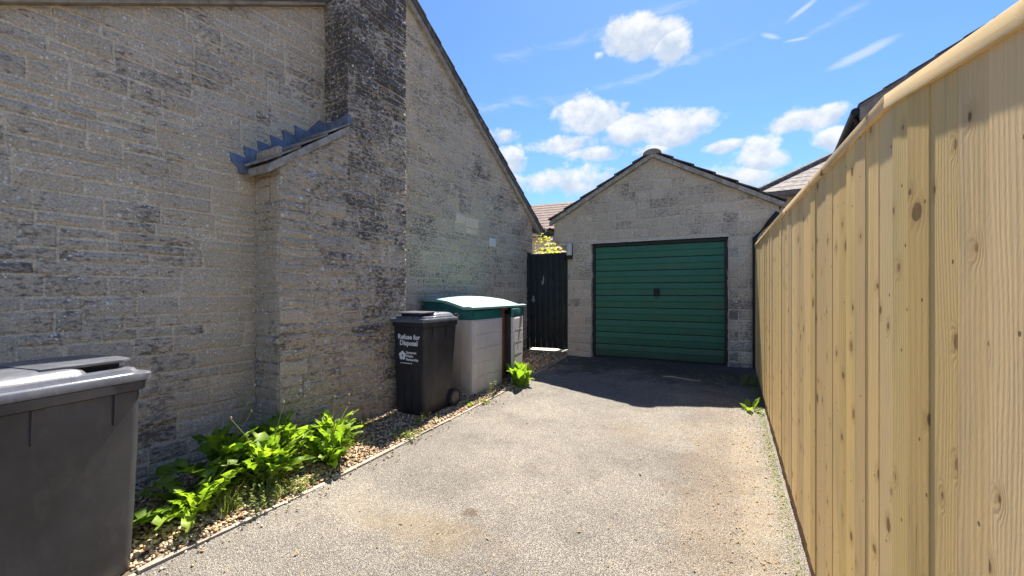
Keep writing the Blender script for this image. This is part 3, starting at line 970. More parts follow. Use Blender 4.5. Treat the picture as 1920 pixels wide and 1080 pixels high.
for rc in courses(CL0, CL1, -0.1, 5.6, r2, 0.225, 0.28, 0.6):
    a, b, z0, z1 = rc
    if z1 < 0.06: continue
    pieces = [rc] if z1 < SH0 or a >= CU0 else ([(a, min(b, CU0), z0, z1)] + ([(CU0, b, z0, z1)] if b > CU0 else []))
    for (a, b, z0, z1) in pieces:
        poly = [(a, z0), (b, z0), (b, z1), (a, z1)]
        if b <= CU0 + 1e-6 and z1 >= SH0:
            poly = clip_poly(poly, -slope, 1, SH0 - slope * CL0 - 0.004)
        ma.add(poly, frontf, chim, M['chimney'], r2, ctint((a + b) / 2, (z0 + z1) / 2, r2), rough=0.014)
for rc in courses(0.02, CD - 0.004, 0.0, SH0 - 0.02, r2, 0.225, 0.2, 0.4):
    a, b, z0, z1 = rc
    ma.add([(b, z0), (a, z0), (a, z1), (b, z1)], sideLf, chim, M['chimney'], r2, (0.5, 0.62 + r2.uniform(-.1, .2) * 1, 0.40 + r2.uniform(-.1, .1)))
for rc in courses(0.02, CD - 0.004, SH1 + 0.04, 5.4, r2, 0.225, 0.2, 0.4):
    a, b, z0, z1 = rc
    ma.add([(b, z0), (a, z0), (a, z1), (b, z1)], sideUf, chim, M['chimney'], r2, (0.42, 0.4, 0.62 + r2.uniform(-.06, .06)))
for rc in courses(0.02, CD - 0.004, 0.0, 5.4, r2, 0.225, 0.2, 0.4):
    a, b, z0, z1 = rc
    ma.add([(a, z0), (b, z0), (b, z1), (a, z1)], sideRf, chim, M['chimney'], r2, (0.5, 0.4, 0.5))
ma.finish(300, 'stone_rest')

# roofs of the house: a lower one left of the chimney, the main one falling to the right
roof = MB()
LX = -6.5
for (s0, s1, vf, ov) in ((-3.3, S_RIDGE, verge_left, 0.07), (S_RIDGE, S_END + 0.30, verge_right, 0.07)):
    lo = [(LX, s0, vf(s0) + 0.03), (ov, s0, vf(s0) + 0.03), (ov, s1, vf(s1) + 0.03), (LX, s1, vf(s1) + 0.03)]
    roof.hexa(lo, [(p[0], p[1], p[2] + 0.055) for p in lo])
roof = roof.build('roof', M['tile'], house)
# verge tiles, one by one
for (s0, s1, vf, sgn) in ((-0.4, 2.86, verge_left, 1), (3.7, S_END + 0.34, verge_right, -1)):
    sl = 0.597 if sgn > 0 else -0.655
    L = 0.30; n = int((s1 - s0) / L)
    for k in range(n + 1):
        a = s0 + k * L; b = min(a + L * 1.1, s1 + 0.02)
        if b - a < 0.06: continue
        # the lower end of each tile sits on the tile below
        za, zb = vf(a) + 0.088, vf(b) + 0.088
        if sgn > 0: za += 0.028
        else: zb += 0.028
        lo = [(-0.35, a, za), (0.082, a, za), (0.082, b, zb), (-0.35, b, zb)]
        MB().hexa(lo, [(p[0], p[1], p[2] + 0.02) for p in lo]).build('tile', M['tile'], roof, bevel=0.003)
MB().prism([(-0.4, verge_left(-.4) - 0.004), (2.862, verge_left(2.862) - 0.004), (2.862, verge_left(2.862) + 0.028), (-0.4, verge_left(-.4) + 0.028)],
           lambda a, b, t: (t, a, b), -0.02, 0.06).build('undercloak', M['soffit'], roof)
MB().prism([(3.68, verge_right(3.68) - 0.05), (S_END + 0.3, verge_right(S_END + 0.3) - 0.05), (S_END + 0.3, verge_right(S_END + .3) + 0.03), (3.68, verge_right(3.68) + 0.03)],
           lambda a, b, t: (t, a, b), -0.02, 0.05).build('undercloak', M['verge'], roof)
MB().box(-2.0, 0.045, S_END + 0.02, S_END + 0.28, verge_right(S_END + .3) - 0.055, verge_right(S_END + .3) - 0.03).build('soffit', M['cream_fascia'], roof)
# lead where the left roof meets the chimney
MB().prism([(2.72, verge_left(2.72) + 0.10), (2.872, verge_left(2.872) + 0.10), (2.872, verge_left(2.872) + 0.32), (2.80, verge_left(2.8) + 0.26)],
           lambda a, b, t: (t, a, b), -0.02, 0.088).build('lead_saddle', M['lead'], roof)
# return wall of the house past the gate end
MB().box(-6.0, -0.30, S_END - 0.28, S_END - 0.003, -0.4, 2.85).build('end_wall', M['stone'], house, tint=(0.5, 0.5, 0.45))
# sloping shoulder of the chimney breast: tiles on mortar with stepped lead
shd = MB().prism([(CL0 - 0.10, SH0 - 0.079), (CU0 - 0.002, SH1 - 0.004), (CU0 - 0.002, SH1 + 0.066), (CL0 - 0.10, SH0 - 0.009)],
                 lambda a, b, t: (t, a, b), 0.004, CD + 0.028).build('shoulder_roof', M['verge'], house, bevel=0.004)
for k in range(3):
    a0 = CL0 - 0.13 + k * 0.262; a1 = min(a0 + 0.30, CU0 - 0.004)
    zf = lambda a: SH0 - 0.007 + (a - CL0 + 0.10) * slope
    lo = [(0.012, a0, zf(a0) + 0.030), (CD + 0.036, a0, zf(a0) + 0.030), (CD + 0.036, a1, zf(a1) + 0.004), (0.012, a1, zf(a1) + 0.004)]
    MB().hexa(lo, [(p[0], p[1], p[2] + 0.020) for p in lo]).build('tile', M['tile_pale'], shd, bevel=0.004)
teeth = [(CL0 - 0.19, (SH0 + 0.055) - 0.01)]
for k in range(6):
    a = CL0 - 0.205 + k * 0.112
    zt = (SH0 + 0.055) + 0.052 + k * 0.0835
    teeth.append((a, zt + 0.012)); teeth.append((a + 0.128, zt - 0.004))
teeth += [(CU0 - 0.055, (SH1 + 0.055) + 0.125), (CU0 - 0.004, (SH1 + 0.055) + 0.10), (CU0 - 0.004, (SH1 + 0.055) + 0.015), (CL0 - 0.02, (SH0 + 0.055) - 0.075), (CL0 - 0.07, (SH0 + 0.055) - 0.085), (CL0 - 0.14, (SH0 + 0.055) - 0.045)]
MB().prism(teeth, lambda a, b, t: (t, a, b), -0.004, 0.0195).build('lead_flashing', M['lead'], house)
MB().prism([(0.013, (SH1 + 0.055) + 0.022), (CD + 0.022, (SH1 + 0.055) + 0.018), (CD + 0.022, (SH1 + 0.055) + 0.125), (0.20, (SH1 + 0.055) + 0.085), (0.013, (SH1 + 0.055) + 0.10)],
           lambda a, b, t: (a, CU0 - t, b), -0.004, 0.0185).build('lead_flashing', M['lead'], house)
MB().prism([(CU0 - 0.011, (SH1 + 0.055) + 0.018), (CU0 + 0.03, (SH1 + 0.055) + 0.035), (CU0 + 0.012, (SH1 + 0.055) + 0.12), (CU0 - 0.011, (SH1 + 0.055) + 0.124)],
           lambda a, b, t: (t, a, b), CD + 0.012, CD + 0.0215).build('lead_flashing', M['lead'], house)
MB().hexa([(0.013, CL0 - 0.135, (SH0 + 0.055) - 0.10), (0.10, CL0 - 0.135, (SH0 + 0.055) - 0.10), (0.10, CL0 - 0.02, (SH0 + 0.055) - 0.09), (0.013, CL0 - 0.02, (SH0 + 0.055) - 0.09)],
          [(0.013, CL0 - 0.145, (SH0 + 0.055) - 0.02), (0.10, CL0 - 0.135, (SH0 + 0.055) - 0.03), (0.10, CL0 - 0.02, (SH0 + 0.055) + 0.015), (0.013, CL0 - 0.02, (SH0 + 0.055) + 0.02)]).build('lead_flashing', M['lead'], house)
# small white vent plate
vp = MB().box(0.002, 0.022, 5.95, 6.125, 2.265, 2.405).build('vent_cover', M['white_plate'], house, bevel=0.003)
for k in range(4):
    MB().box(0.0222, 0.026, 5.975, 6.10, 2.287 + k * 0.028, 2.300 + k * 0.028).build('slat', M['white_plate'], vp)

# ------------------------------------------------------------------ the garage
GY = 7.05
GX0, GX1 = -2.405, 0.575            # piers
UX0, UX1 = -2.665, 0.80             # oversailing upper wall
DX0, DX1, DZ1 = -1.975, 0.150, 2.352
GAX, GAZ = -0.945, 3.705            # underside of the verge at the apex
EZ = 2.755
garage = empty('garage', (GAX, GY, gz(GY)))
tag(garage, 'small gabled stone garage with green up-and-over door facing the drive', 'garage')
go = Vector(garage.location)
gf = lambda a, b, c: (a - go.x, -c, b - go.z)
slopeL = (GAZ - EZ) / (GAX - UX0); slopeR = (GAZ - EZ) / (UX1 - GAX)
CZ = 2.40
wl = MB()
T0, T1 = -0.22, -0.003
for poly in ([(GX0, 0.1), (DX0, 0.1), (DX0, CZ), (GX0, CZ)], [(DX1, 0.1), (GX1, 0.1), (GX1, CZ), (DX1, CZ)],
             [(UX0, CZ), (UX1, CZ), (UX1, EZ), (GAX, GAZ), (UX0, EZ)], [(DX0 - .001, DZ1 + .002), (DX1 + .001, DZ1 + .002), (DX1 + .001, CZ - .001), (DX0 - .001, CZ - .001)]):
    wl.prism(poly, gf, T0, T1)
wl = wl.build('front_wall', M['garage_mortar'], garage, tint=(0.60, 0.52, 0.41))
mg = Masonry(garage)
r3 = random.Random(21)


def gcourses(a0, a1, z0, z1, r, start=0):
    out_ = []; z = z0; k = start
    while z < z1 - 0.02:
        h = min(0.158 * r.uniform(0.97, 1.03), z1 - z)
        if z1 - z - h < 0.05: h = z1 - z
        x = a0; first = True
        while x < a1 - 1e-4:
            w = r.choice((0.22, 0.29, 0.29, 0.42, 0.42)) * r.uniform(0.94, 1.06)
            if first and k % 2: w = 0.14
            first = False
            e = min(x + w, a1)
            if a1 - e < 0.11: e = a1
            out_.append((x, e, z, z + h)); x = e
        z += h; k += 1
    return out_


def gt(r, a, z):
    return (0.5 + r.uniform(-.08, .08), 0.5 + r.uniform(-.14, .14), 0.42 + r.uniform(-.10, .12) + 0.10 * (a > 0.1 and z < 1.6))


for (a0, a1) in ((GX0, DX0), (DX1, GX1)):
    for (a, b, z0, z1) in gcourses(a0, a1, 0.29, CZ, r3):
        mg.add([(a, z0), (b, z0), (b, z1), (a, z1)], gf, wl, M['garage'], r3, gt(r3, a, z0), rough=0.004)
for (a, b, z0, z1) in gcourses(UX0, UX1, CZ, 3.75, r3, 1):
    poly = [(a, z0), (b, z0), (b, z1), (a, z1)]
    poly = clip_poly(poly, -slopeL, 1, EZ - slopeL * UX0 - 0.004)
    poly = clip_poly(poly, slopeR, 1, EZ + slopeR * UX1 - 0.004)
    mg.add(poly, gf, wl, M['garage'], r3, gt(r3, a, z0), rough=0.004)
# corbel stones under the oversailing corners
for (a, b, z0, z1) in ((UX0 + 0.09, GX0 + 0.001, CZ - 0.075, CZ), (UX0 + 0.17, GX0 + 0.001, CZ - 0.15, CZ - 0.075), (GX1, UX1 - 0.09, CZ - 0.075, CZ)):
    mg.add([(a, z0), (b, z0), (b, z1), (a, z1)], gf, wl, M['garage'], r3, gt(r3, a, z0), back=-0.2)
# reveals of the door opening
for (xx, sg) in ((DX0, 1), (DX1, -1)):
    for (a, b, z0, z1) in gcourses(0.002, 0.20, 0.29, DZ1, r3):
        mg.add([(a, z0), (b, z0), (b, z1), (a, z1)] if sg > 0 else [(b, z0), (a, z0), (a, z1), (b, z1)],
               (lambda a_, b_, c_, xx=xx, sg=sg: (xx + sg * (c_ + 0.002) - go.x, a_, b_ - go.z)), wl, M['garage'], r3, gt(r3, -1, z0), back=-0.004)
mg.finish(300, 'stone_rest')
body = MB()
body.box(GX0 - go.x, GX0 + 0.2 - go.x, 0.21, 5.2, -0.3, EZ - go.z)
body.box(GX1 - 0.2 - go.x, GX1 - go.x, 0.21, 5.2, -0.3, EZ - go.z)
body.prism([(GX0, 0.1), (GX1, 0.1), (GX1, EZ), (GAX, GAZ - .05), (GX0, EZ)], lambda a, b, t: (a - go.x, t, b - go.z), 5.2, 5.4)
body.build('side_walls', M['garage'], garage, tint=(0.5, 0.5, 0.45))
# thin pale lintel edge above the door
MB().box(DX0 - 0.05 - go.x, DX1 + 0.04 - go.x, -0.016, 0.03, DZ1 - 0.004 - go.z, DZ1 + 0.013 - go.z).build('lintel_edge', M['cream_fascia'], garage)
# roof
OV = 0.075
rf = MB()
for (xa, xb, sl) in ((UX0 - 0.06, GAX, slopeL), (GAX, UX1 + 0.06, -slopeR)):
    za = GAZ + (xa - GAX) * (slopeL if sl > 0 else -slopeR); zb = GAZ + (xb - GAX) * (slopeL if sl > 0 else -slopeR)
    lo = [(xa - go.x, -OV + .03, za + .066 - go.z), (xb - go.x, -OV + .03, zb + .066 - go.z), (xb - go.x, 5.5, zb + .066 - go.z), (xa - go.x, 5.5, za + .066 - go.z)]
    rf.hexa(lo, [(p[0], p[1], p[2] + 0.012) for p in lo])
rf = rf.build('roof', M['tile'], garage)
for sg in (-1, 1):
    xe = (UX0 - 0.07) if sg < 0 else (UX1 + 0.07)
    run = abs(GAX - xe); n = 6; L = run / n
    slp = slopeL if sg < 0 else slopeR
    # verge mortar bedding and undercloak
    poly = [(xe, GAZ - slp * run - 0.004), (GAX, GAZ - 0.004), (GAX, GAZ + 0.064), (xe, GAZ - slp * run + 0.064)]
    MB().prism(poly, lambda a, b, t: (a - go.x, t, b - go.z), -0.072, 0.02).build('verge_bedding', M['verge'], rf)
    for k in range(n):
        d0, d1 = k * L - 0.02, (k + 1) * L + 0.02       # distance from the apex
        za, zb = GAZ - slp * max(d0, 0) + 0.079, GAZ - slp * d1 + 0.079 + 0.030
        xa, xb = GAX + sg * max(d0, 0), GAX + sg * d1
        for j in range(3):
            y0 = -OV - 0.012 + j * 0.33; y1 = y0 + 0.326
            lo = [(xa - go.x, y0, za - go.z), (xb - go.x, y0, zb - go.z), (xb - go.x, y1, zb - go.z), (xa - go.x, y1, za - go.z)]
            MB().hexa(lo, [(p[0], p[1], p[2] + 0.018) for p in lo]).build('tile', M['tile'], rf, bevel=0.003)
for j in range(5):
    prof = [(0.145 * math.cos(t_), 0.086 * math.sin(t_)) for t_ in [math.pi * q / 10 for q in range(11)]]
    prof += [(0.130 * math.cos(t_), 0.09 * math.sin(t_)) for t_ in [math.pi * q / 10 for q in reversed(range(11))]] if j else []
    MB().prism(prof, lambda a, b, t: (a, t, GAZ + 0.036 + b - go.z), -OV - 0.02 + j * 0.44, -OV - 0.025 + j * 0.44 + 0.43).build('ridge_tile', M['tile_pale'] if j == 0 else M['tile'], rf)
for sg, xe in ((-1, UX0 - 0.13), (1, UX1 + 0.13)):
    zt = EZ - 0.075
    prof = [(0.055 * math.cos(math.pi + math.pi * q / 8), 0.055 * math.sin(math.pi + math.pi * q / 8)) for q in range(9)] + \
           [(0.05 * math.cos(2 * math.pi - math.pi * q / 8), 0.05 * math.sin(2 * math.pi - math.pi * q / 8)) for q in range(9)]
    MB().prism(prof, lambda a, b, t: (xe + a - go.x, t, zt + b - go.z), -0.05, 5.4).build('gutter', M['black_pvc'], garage)
MB().tube([(UX1 - .02 - go.x, -0.035, EZ - 0.1 - go.z), (UX1 - 0.14 - go.x, -0.035, 2.50 - go.z), (GX1 - 0.08 - go.x, -0.04, 2.30 - go.z), (GX1 - 0.08 - go.x, -0.04, -0.02)], 0.032, 10).build('downpipe', M['black_pvc'], garage, smooth=True)

# up-and-over door
DYR = 0.115
door = MB().box(DX0 + 0.004 - go.x, DX0 + 0.045 - go.x, DYR - 0.03, DYR + 0.03, -0.02, DZ1 - 0.02 - go.z)
door.box(DX1 - 0.045 - go.x, DX1 - 0.004 - go.x, DYR - 0.03, DYR + 0.03, -0.02, DZ1 - 0.02 - go.z)
door.box(DX0 + 0.045 - go.x, DX1 - 0.045 - go.x, DYR - 0.03, DYR + 0.03, DZ1 - 0.05 - go.z, DZ1 + 0.02 - go.z)
door.box(DX0 + 0.046 - go.x, DX1 - 0.046 - go.x, DYR + 0.012, DYR + 0.03, -0.01, DZ1 - 0.051 - go.z)
door = door.build('garage_door', M['door_dark'], garage)
NP = 9
zb0, zt0 = 0.03, DZ1 - 0.058 - go.z
ph = (zt0 - zb0) / NP
x0, x1 = DX0 + 0.052 - go.x, DX1 - 0.052 - go.x
prof = [(0.0, 0.012), (0.004, -0.006), (0.45 * ph, -0.012), (0.47 * ph, -0.006), (0.50 * ph, -0.006), (0.53 * ph, -0.014), (ph - 0.012, -0.008), (ph - 0.007, 0.012)]
v = []; f = []
for xx in (x0, x1):
    for (h, d) in prof: v.append((xx, d, h))
n = len(prof)
for i in range(n - 1): f.append((i, n + i, n + i + 1, i + 1))
f.append(tuple(range(n))); f.append(tuple(reversed(range(n, 2 * n)))); f.append((0, n - 1, 2 * n - 1, n))
pm = mk_mesh('panel', v, f, M['door'])
for k in range(NP):
    obj('panel', pm, door, (0, DYR - 0.004 + (0.0015 if k % 2 else 0), zb0 + k * ph))
hd = MB().box(-0.045, 0.045, -0.012, 0.0, -0.065, 0.065).build('handle', M['black_pvc'], door, bevel=0.004, loc=(-0.896 - go.x, DYR - 0.018, 1.5 - go.z))
MB().tube([(0, -0.012, 0), (0, -0.045, 0)], 0.016, 10).build('spindle', M['black_pvc'], hd) if False else None
MB().box(-0.024, 0.024, -0.055, -0.0125, -0.06, 0.045).build('handle', M['black_pvc'], door, bevel=0.006, loc=(-0.896 - go.x, DYR - 0.018, 1.5 - go.z))

# wall lantern on the pier
lan = empty('wall_lantern', (-2.352, GY - 0.002, 2.12))
tag(lan, 'black and frosted half-round lantern fixed to the garage pier above the gate', 'wall light')
MB().box(-0.045, 0.045, -0.022, -0.006, -0.03, 0.25).build('back_plate', M['black_pvc'], lan, bevel=0.004)
MB().lathe([(0.048, 0.035), (0.05, 0.04), (0.05, 0.235), (0.046, 0.245)], (0, -0.068, 0), seg=18).build('diffuser', M['opal'], lan, smooth=True)
MB().lathe([(0.03, -0.035), (0.048, -0.03), (0.055, 0.0), (0.055, 0.034)], (0, -0.068, 0), seg=18).build('sensor_base', M['black_pvc'], lan, smooth=True)

# ------------------------------------------------------------------ side gate
GTY = 7.30
gate = empty('side_gate', (-2.9, GTY, gz(7.3)))
tag(gate, 'tall dark green boarded gate between the house and the garage', 'gate')
gx = -2.9
wx = -3.75 + 0.06 * GTY + 0.01
zt_ = lambda x: 2.235
edges = [wx + 0.045 + (-2.43 - wx - 0.045) * k / 7 for k in range(8)]
for k in range(7):
    a, b = edges[k] + 0.003, edges[k + 1] - 0.003
    z0 = 0.436 + rng.uniform(-.004, .004)
    MB().box(a - gx, b - gx, -0.012, 0.010, z0 - gate.location.z, 2.24 + rng.uniform(-.003, .003) - gate.location.z).build('board', M['gate'], gate, bevel=0.003)
for zz in (0.62, 1.35, 2.08):
    MB().box(edges[0] - gx, edges[-1] - gx, 0.0125, 0.045, zz - gate.location.z, zz + 0.1 - gate.location.z).build('rail', M['gate'], gate)
MB().box(wx - gx - 0.02, edges[0] - gx - 0.004, -0.03, 0.05, -0.05, 2.27 - gate.location.z).build('gate_post', M['gate'], gate, bevel=0.004)
hx, hz_ = -3.178 - gx, 1.36 - gate.location.z
MB().box(hx - 0.02, hx + 0.02, -0.018, -0.0125, hz_ - 0.02, hz_ + 0.07).build('handle_plate', M['metal'], gate)
MB().tube([(hx + 0.032 * math.cos(q), -0.025, hz_ - 0.01 + 0.032 * math.sin(q)) for q in [2 * math.pi * i / 16 for i in range(17)]], 0.006, 8, False).build('ring_handle', M['metal'], gate, smooth=True)
MB().prism([(-2.995, 1.63), (-2.975, 1.66), (-2.955, 1.74), (-2.975, 1.83), (-2.985, 1.72), (-3.01, 1.70)],
           lambda a, b, t: (a - gx, t, b - gate.location.z), -0.0165, -0.0127).build('scuff_plate', M['metal'], gate)

# ------------------------------------------------------------------ fence
fence = empty('fence', (0.364, 0, 0), -math.atan(0.018))
tag(fence, 'tall new close-board timber fence along the drive', 'fence')
TOPS = [(-1.2, 1.515), (0.78, 1.885), (1.31, 1.984), (3.37, 2.064), (6.62, 2.166)]


def ftop(y):
    for (a, za), (b, zb) in zip(TOPS, TOPS[1:]):
        if y <= b: return za + (zb - za) * (y - a) / (b - a)
    return TOPS[-1][1]


r4 = random.Random(4)
y = -1.15; widths = []
while y < 6.58:
    w = r4.choice((0.094, 0.102, 0.108, 0.115, 0.124))
    widths.append((y, w)); y += w
for (y0, w) in widths:
    ye = y0 + w + 0.018
    z0 = gz(y0) + 0.125 + r4.uniform(-0.008, 0.008)
    dz0 = r4.uniform(-.004, .004)
    j = r4.choice((-0.0028, -0.0015, 0.0, 0.0, 0.0006)) + r4.uniform(-.0006, .0006)
    # boards stand a few millimetres proud of one another, none quite flat
    xa, xb = -0.0135 + j + r4.uniform(-.0008, .0008), -0.0135 + j + r4.uniform(-.0008, .0008)
    yn, yf = y0 + 0.0007, y0 + w - 0.0007
    lo = [(xa, yn, z0), (xa + 0.010, yn, z0), (xb + 0.010, yf, z0 + dz0), (xb, yf, z0 + dz0)]
    hi = [(xa, yn, ftop(yn) - 0.03), (xa + 0.010, yn, ftop(yn) - 0.03), (xb + 0.010, yf, ftop(yf) - 0.03), (xb, yf, ftop(yf) - 0.03)]
    o = MB().hexa(lo, hi).build('board', M['fence'], fence)
for (a, za), (b, zb) in zip(TOPS, TOPS[1:]):
    if b < 0: continue
    if a == -1.2: pass
segs = [(-1.2, 1.31), (1.312, 3.37), (3.372, 6.63)]
for a, b in segs:
    za, zb = ftop(a), ftop(b)
    # top capping with its counter rail
    MB().box(-0.0215, 0.028, 0.0, math.hypot(b - a, zb - za), -0.034, 0.0).build('cap_rail', M['fence_rail'], fence, bevel=0.0012, loc=(0, a, za), rot=(math.atan2(zb - za, b - a), 0, 0))
yy = -1.2
while yy < 6.5:
    e = min(yy + 2.4, 6.62)
    lo = [(-0.009, yy, gz(yy) - 0.06), (0.020, yy, gz(yy) - 0.06), (0.020, e - 0.004, gz(e) - 0.06), (-0.009, e - 0.004, gz(e) - 0.06)]
    hi = [(p[0], p[1], gz(p[1]) + 0.145) for p in lo]
    lo = [(p[0] + 0.006, p[1], p[2]) for p in lo]; hi = [(p[0] + 0.006, p[1], p[2]) for p in hi]
    MB().hexa(lo, hi).build('gravel_board', M['gravel_board'], fence)
    MB().box(0.03, 0.13, yy - 0.05, yy + 0.05, -0.3, ftop(yy) - 0.05).build('post', M['fence'], fence)
    yy = e
MB().box(0.03, 0.13, 6.52, 6.62, -0.1, ftop(6.6) - 0.05).build('post', M['fence'], fence)
for k in range(3):
    MB().hexa([(0.0, -1.1, 0.35 + .62 * k - .05), (0.028, -1.1, 0.35 + .62 * k - .05), (0.028, 6.6, 0.7 + .62 * k - .05), (0.0, 6.6, 0.7 + .62 * k - .05)],
              [(0.0, -1.1, 0.35 + .62 * k), (0.028, -1.1, 0.35 + .62 * k), (0.028, 6.6, 0.7 + .62 * k), (0.0, 6.6, 0.7 + .62 * k)]).build('arris_rail', M['fence_rail'], fence) if k < 2 else None


# ------------------------------------------------------------------ wheelie bins
def rrect(w, d, r, n=5):
    pts = []
    for (sx, sy, a0) in ((1, -1, -90), (1, 1, 0), (-1, 1, 90), (-1, -1, 180)):
        for k in range(n + 1):
            a = R(a0 + 90 * k / n)
            pts.append((sx * (w / 2 - r) + r * math.cos(a), sy * (d / 2 - r) + r * math.sin(a)))
    return pts


def loft(mb, rings, cap0=True, cap1=True):
    b = len(mb.v); n = len(rings[0])
    for rg in rings: mb.v += rg
    for i in range(len(rings) - 1):
        for k in range(n):
            k2 = (k + 1) % n
            mb.f.append((b + i * n + k, b + i * n + k2, b + (i + 1) * n + k2, b + (i + 1) * n + k))
    if cap0: mb.f.append(tuple(b + k for k in reversed(range(n))))
    if cap1: mb.f.append(tuple(b + (len(rings) - 1) * n + k for k in range(n)))
    return mb


def wheelie_bin(label, loc, rz, W, Dp, H, body_mat, printed):
    """front is local -y, wheels at +y"""
    b = empty('wheelie_bin', loc, rz)
    tag(b, label, 'wheelie bin')
    mb = MB()
    rings = []
    for (h, kw, kd, r, oy) in ((0.0, .80, .76, .035, -.03), (0.02, .84, .80, .05, -.03), (0.16, .86, .83, .05, -.025), (0.30, .88, .86, .05, -.02),
                               (0.60, .92, .91, .05, -.01), (0.80, .94, .94, .05, 0), (0.845, .95, .945, .05, 0), (0.86, .95, .945, .05, 0)):
        rings.append([(x, y + oy * 1.0, h * H) for x, y in rrect(W * kw, Dp * kd, r)])
    loft(mb, rings)
    body = mb.build('body', body_mat, b, smooth=True)
    # reinforced rim below the lid
    mb = MB()
    rings = [[(x, y, h * H) for x, y in rrect(W * kw, Dp * kd, .05)] for (h, kw, kd) in ((.862, .95, .945), (.865, 1.0, 1.0), (.905, 1.0, 1.0), (.908, .985, .985))]
    loft(mb, rings).build('rim', body_mat, b, smooth=True)
    # vertical gussets under the rim and moulded flutes low on the front
    for sx in (-1, 1):
        for yo in (-0.30, 0.10):
            MB().hexa([(sx * W * .463, Dp * yo - .004, H * .72), (sx * W * .478, Dp * yo - .004, H * .72), (sx * W * .478, Dp * yo + .004, H * .72), (sx * W * .463, Dp * yo + .004, H * .72)],
                      [(sx * W * .463, Dp * yo - .004, H * .861), (sx * W * .494, Dp * yo - .004, H * .861), (sx * W * .494, Dp * yo + .004, H * .861), (sx * W * .463, Dp * yo + .004, H * .861)]).build('gusset', body_mat, body)
    for k in (-1, 0, 1):
        fx = k * W * .2
        yb = lambda h: -(Dp * (0.80 + (0.91 - 0.80) * (h - .02) / .58) / 2) - .03 + .02 * (h - .02) / .58
        MB().hexa([(fx - .035, yb(.05) - .012, .05 * H), (fx + .035, yb(.05) - .012, .05 * H), (fx + .03, yb(.05) + .01, .05 * H), (fx - .03, yb(.05) + .01, .05 * H)],
                  [(fx - .006, yb(.42) - .006, .42 * H), (fx + .006, yb(.42) - .006, .42 * H), (fx + .006, yb(.42) + .02, .42 * H), (fx - .006, yb(.42) + .02, .42 * H)]).build('flute', body_mat, body, bevel=0.004)
    # lid
    mb = MB()
    rings = [[(x, y - .008 + oy, h * H) for x, y in rrect(W * kw, Dp * kd, r)] for (h, kw, kd, r, oy) in
             ((.909, 1.03, 1.03, .05, 0), (.938, 1.035, 1.035, .05, 0), (.944, 1.02, 1.02, .05, 0), (.946, .93, .93, .05, 0), (.965, .90, .90, .06, 0), (.968, .86, .86, .06, 0))]
    loft(mb, rings)
    lid = mb.build('lid', M['bin_lid'], b, smooth=True)
    # raised dome of the lid, sloping up towards the front, where a grip lip stands over a hollow
    mb = MB(); rings = []
    crown = lambda y: H * (1.006 - .020 * max(0.0, (y + Dp * .1) / Dp) ** 1.0)
    for (kw, f, r) in ((.84, 0.0, .05), (.80, .45, .05), (.72, .85, .05), (.60, 1.0, .04), (.2, 1.02, .01)):
        ring = []
        for x, y in rrect(W * kw, Dp * .64 * kw / .84, r):
            y += Dp * .12
            ring.append((x, y, H * .9685 + (crown(y) - H * .9685) * f))
        rings.append(ring)
    loft(mb, rings).build('lid_dome', M['bin_lid'], lid, smooth=True)
    mb = MB(); top_, und = [], []
    outline = [(-.355, .02), (-.37, -.16), (-.36, -.40), (-.30, -.47), (-.12, -.50), (.12, -.50), (.30, -.47), (.36, -.40), (.37, -.16), (.355, .02)]
    mb.prism([(p[0] * W, p[1] * Dp) for p in outline], lambda a_, b_, t_: (a_, b_, H * 1.006 + t_ - .010 * max(0, (-b_ / Dp - .25))), -.011, .003).build('grip_lip', M['bin_lid'], lid, bevel=0.003)
    MB().box(-W * .26, W * .26, -Dp * .42, -Dp * .15, H * .9683, H * .9935).build('grip_web', M['bin'], lid)
    # hinge lugs and handle bar at the back
    for sx in (-1, 1):
        MB().box(sx * W * .36 - .02, sx * W * .36 + .02, Dp * .50, Dp * .57, H * .915, H * .975).build('hinge', body_mat, b, bevel=0.004)
    MB().tube([(-W * .46, Dp * .555, H * .945), (W * .46, Dp * .555, H * .945)], .014, 10).build('handle_bar', body_mat, b, smooth=True)
    # axle and wheels
    MB().tube([(-W * .42, Dp * .38, .095), (W * .42, Dp * .38, .095)], .012, 8).build('axle', M['metal'], b)
    for sx in (-1, 1):
        wb = MB().lathe([(.075, -.022), (.095, -.018), (.1, -.008), (.1, .008), (.095, .018), (.075, .022)], (sx * W * .455, Dp * .38, .1), 'X', 22).build('wheel', M['tyre'], b, smooth=True)
        MB().lathe([(.03, -.026), (.068, -.0235), (.068, .0235), (.03, .026)], (sx * W * .455, Dp * .38, .1), 'X', 16).build('hub', M['bin_grey'], wb, smooth=True)
    if printed:
        # lettering follows the slope of the front
        hA, hB = .60, .80
        yA, yB = -Dp * .91 / 2 - .01, -Dp * .94 / 2
        tilt_ = math.atan2(yA - yB, (hB - hA) * H)

        def front_at(h): return yA + (yB - yA) * (h - hA) / (hB - hA)

        def text(body_, size, x_, h, bold=0.0, name='lettering'):
            cu = bpy.data.curves.new(name, 'FONT'); cu.body = body_; cu.size = size; cu.align_x = 'CENTER' if x_ is None else 'LEFT'
            cu.offset = bold; cu.extrude = 0.0006; cu.resolution_u = 3
            to = bpy.data.objects.new('tmp', cu); col.objects.link(to)
            me_ = bpy.data.meshes.new_from_object(to)
            bpy.data.objects.remove(to)
            me_.name = name
            me_.materials.clear(); me_.materials.append(M['print'])
            obj(name, me_, body, (0 if x_ is None else x_, front_at(h) - .0025, h * H), (R(90) + tilt_, 0, 0))
        text('Refuse for', .072, None, .742, .0022)
        text('Disposal', .072, None, .682, .0022)
        for i, ln_ in enumerate(('Somerset', 'Waste', 'Partnership')):
            text(ln_, .036, -.035, .600 - i * .034, .0012)
        text('www.somersetwaste.gov.uk', .0145, -.115, .502, .0008)
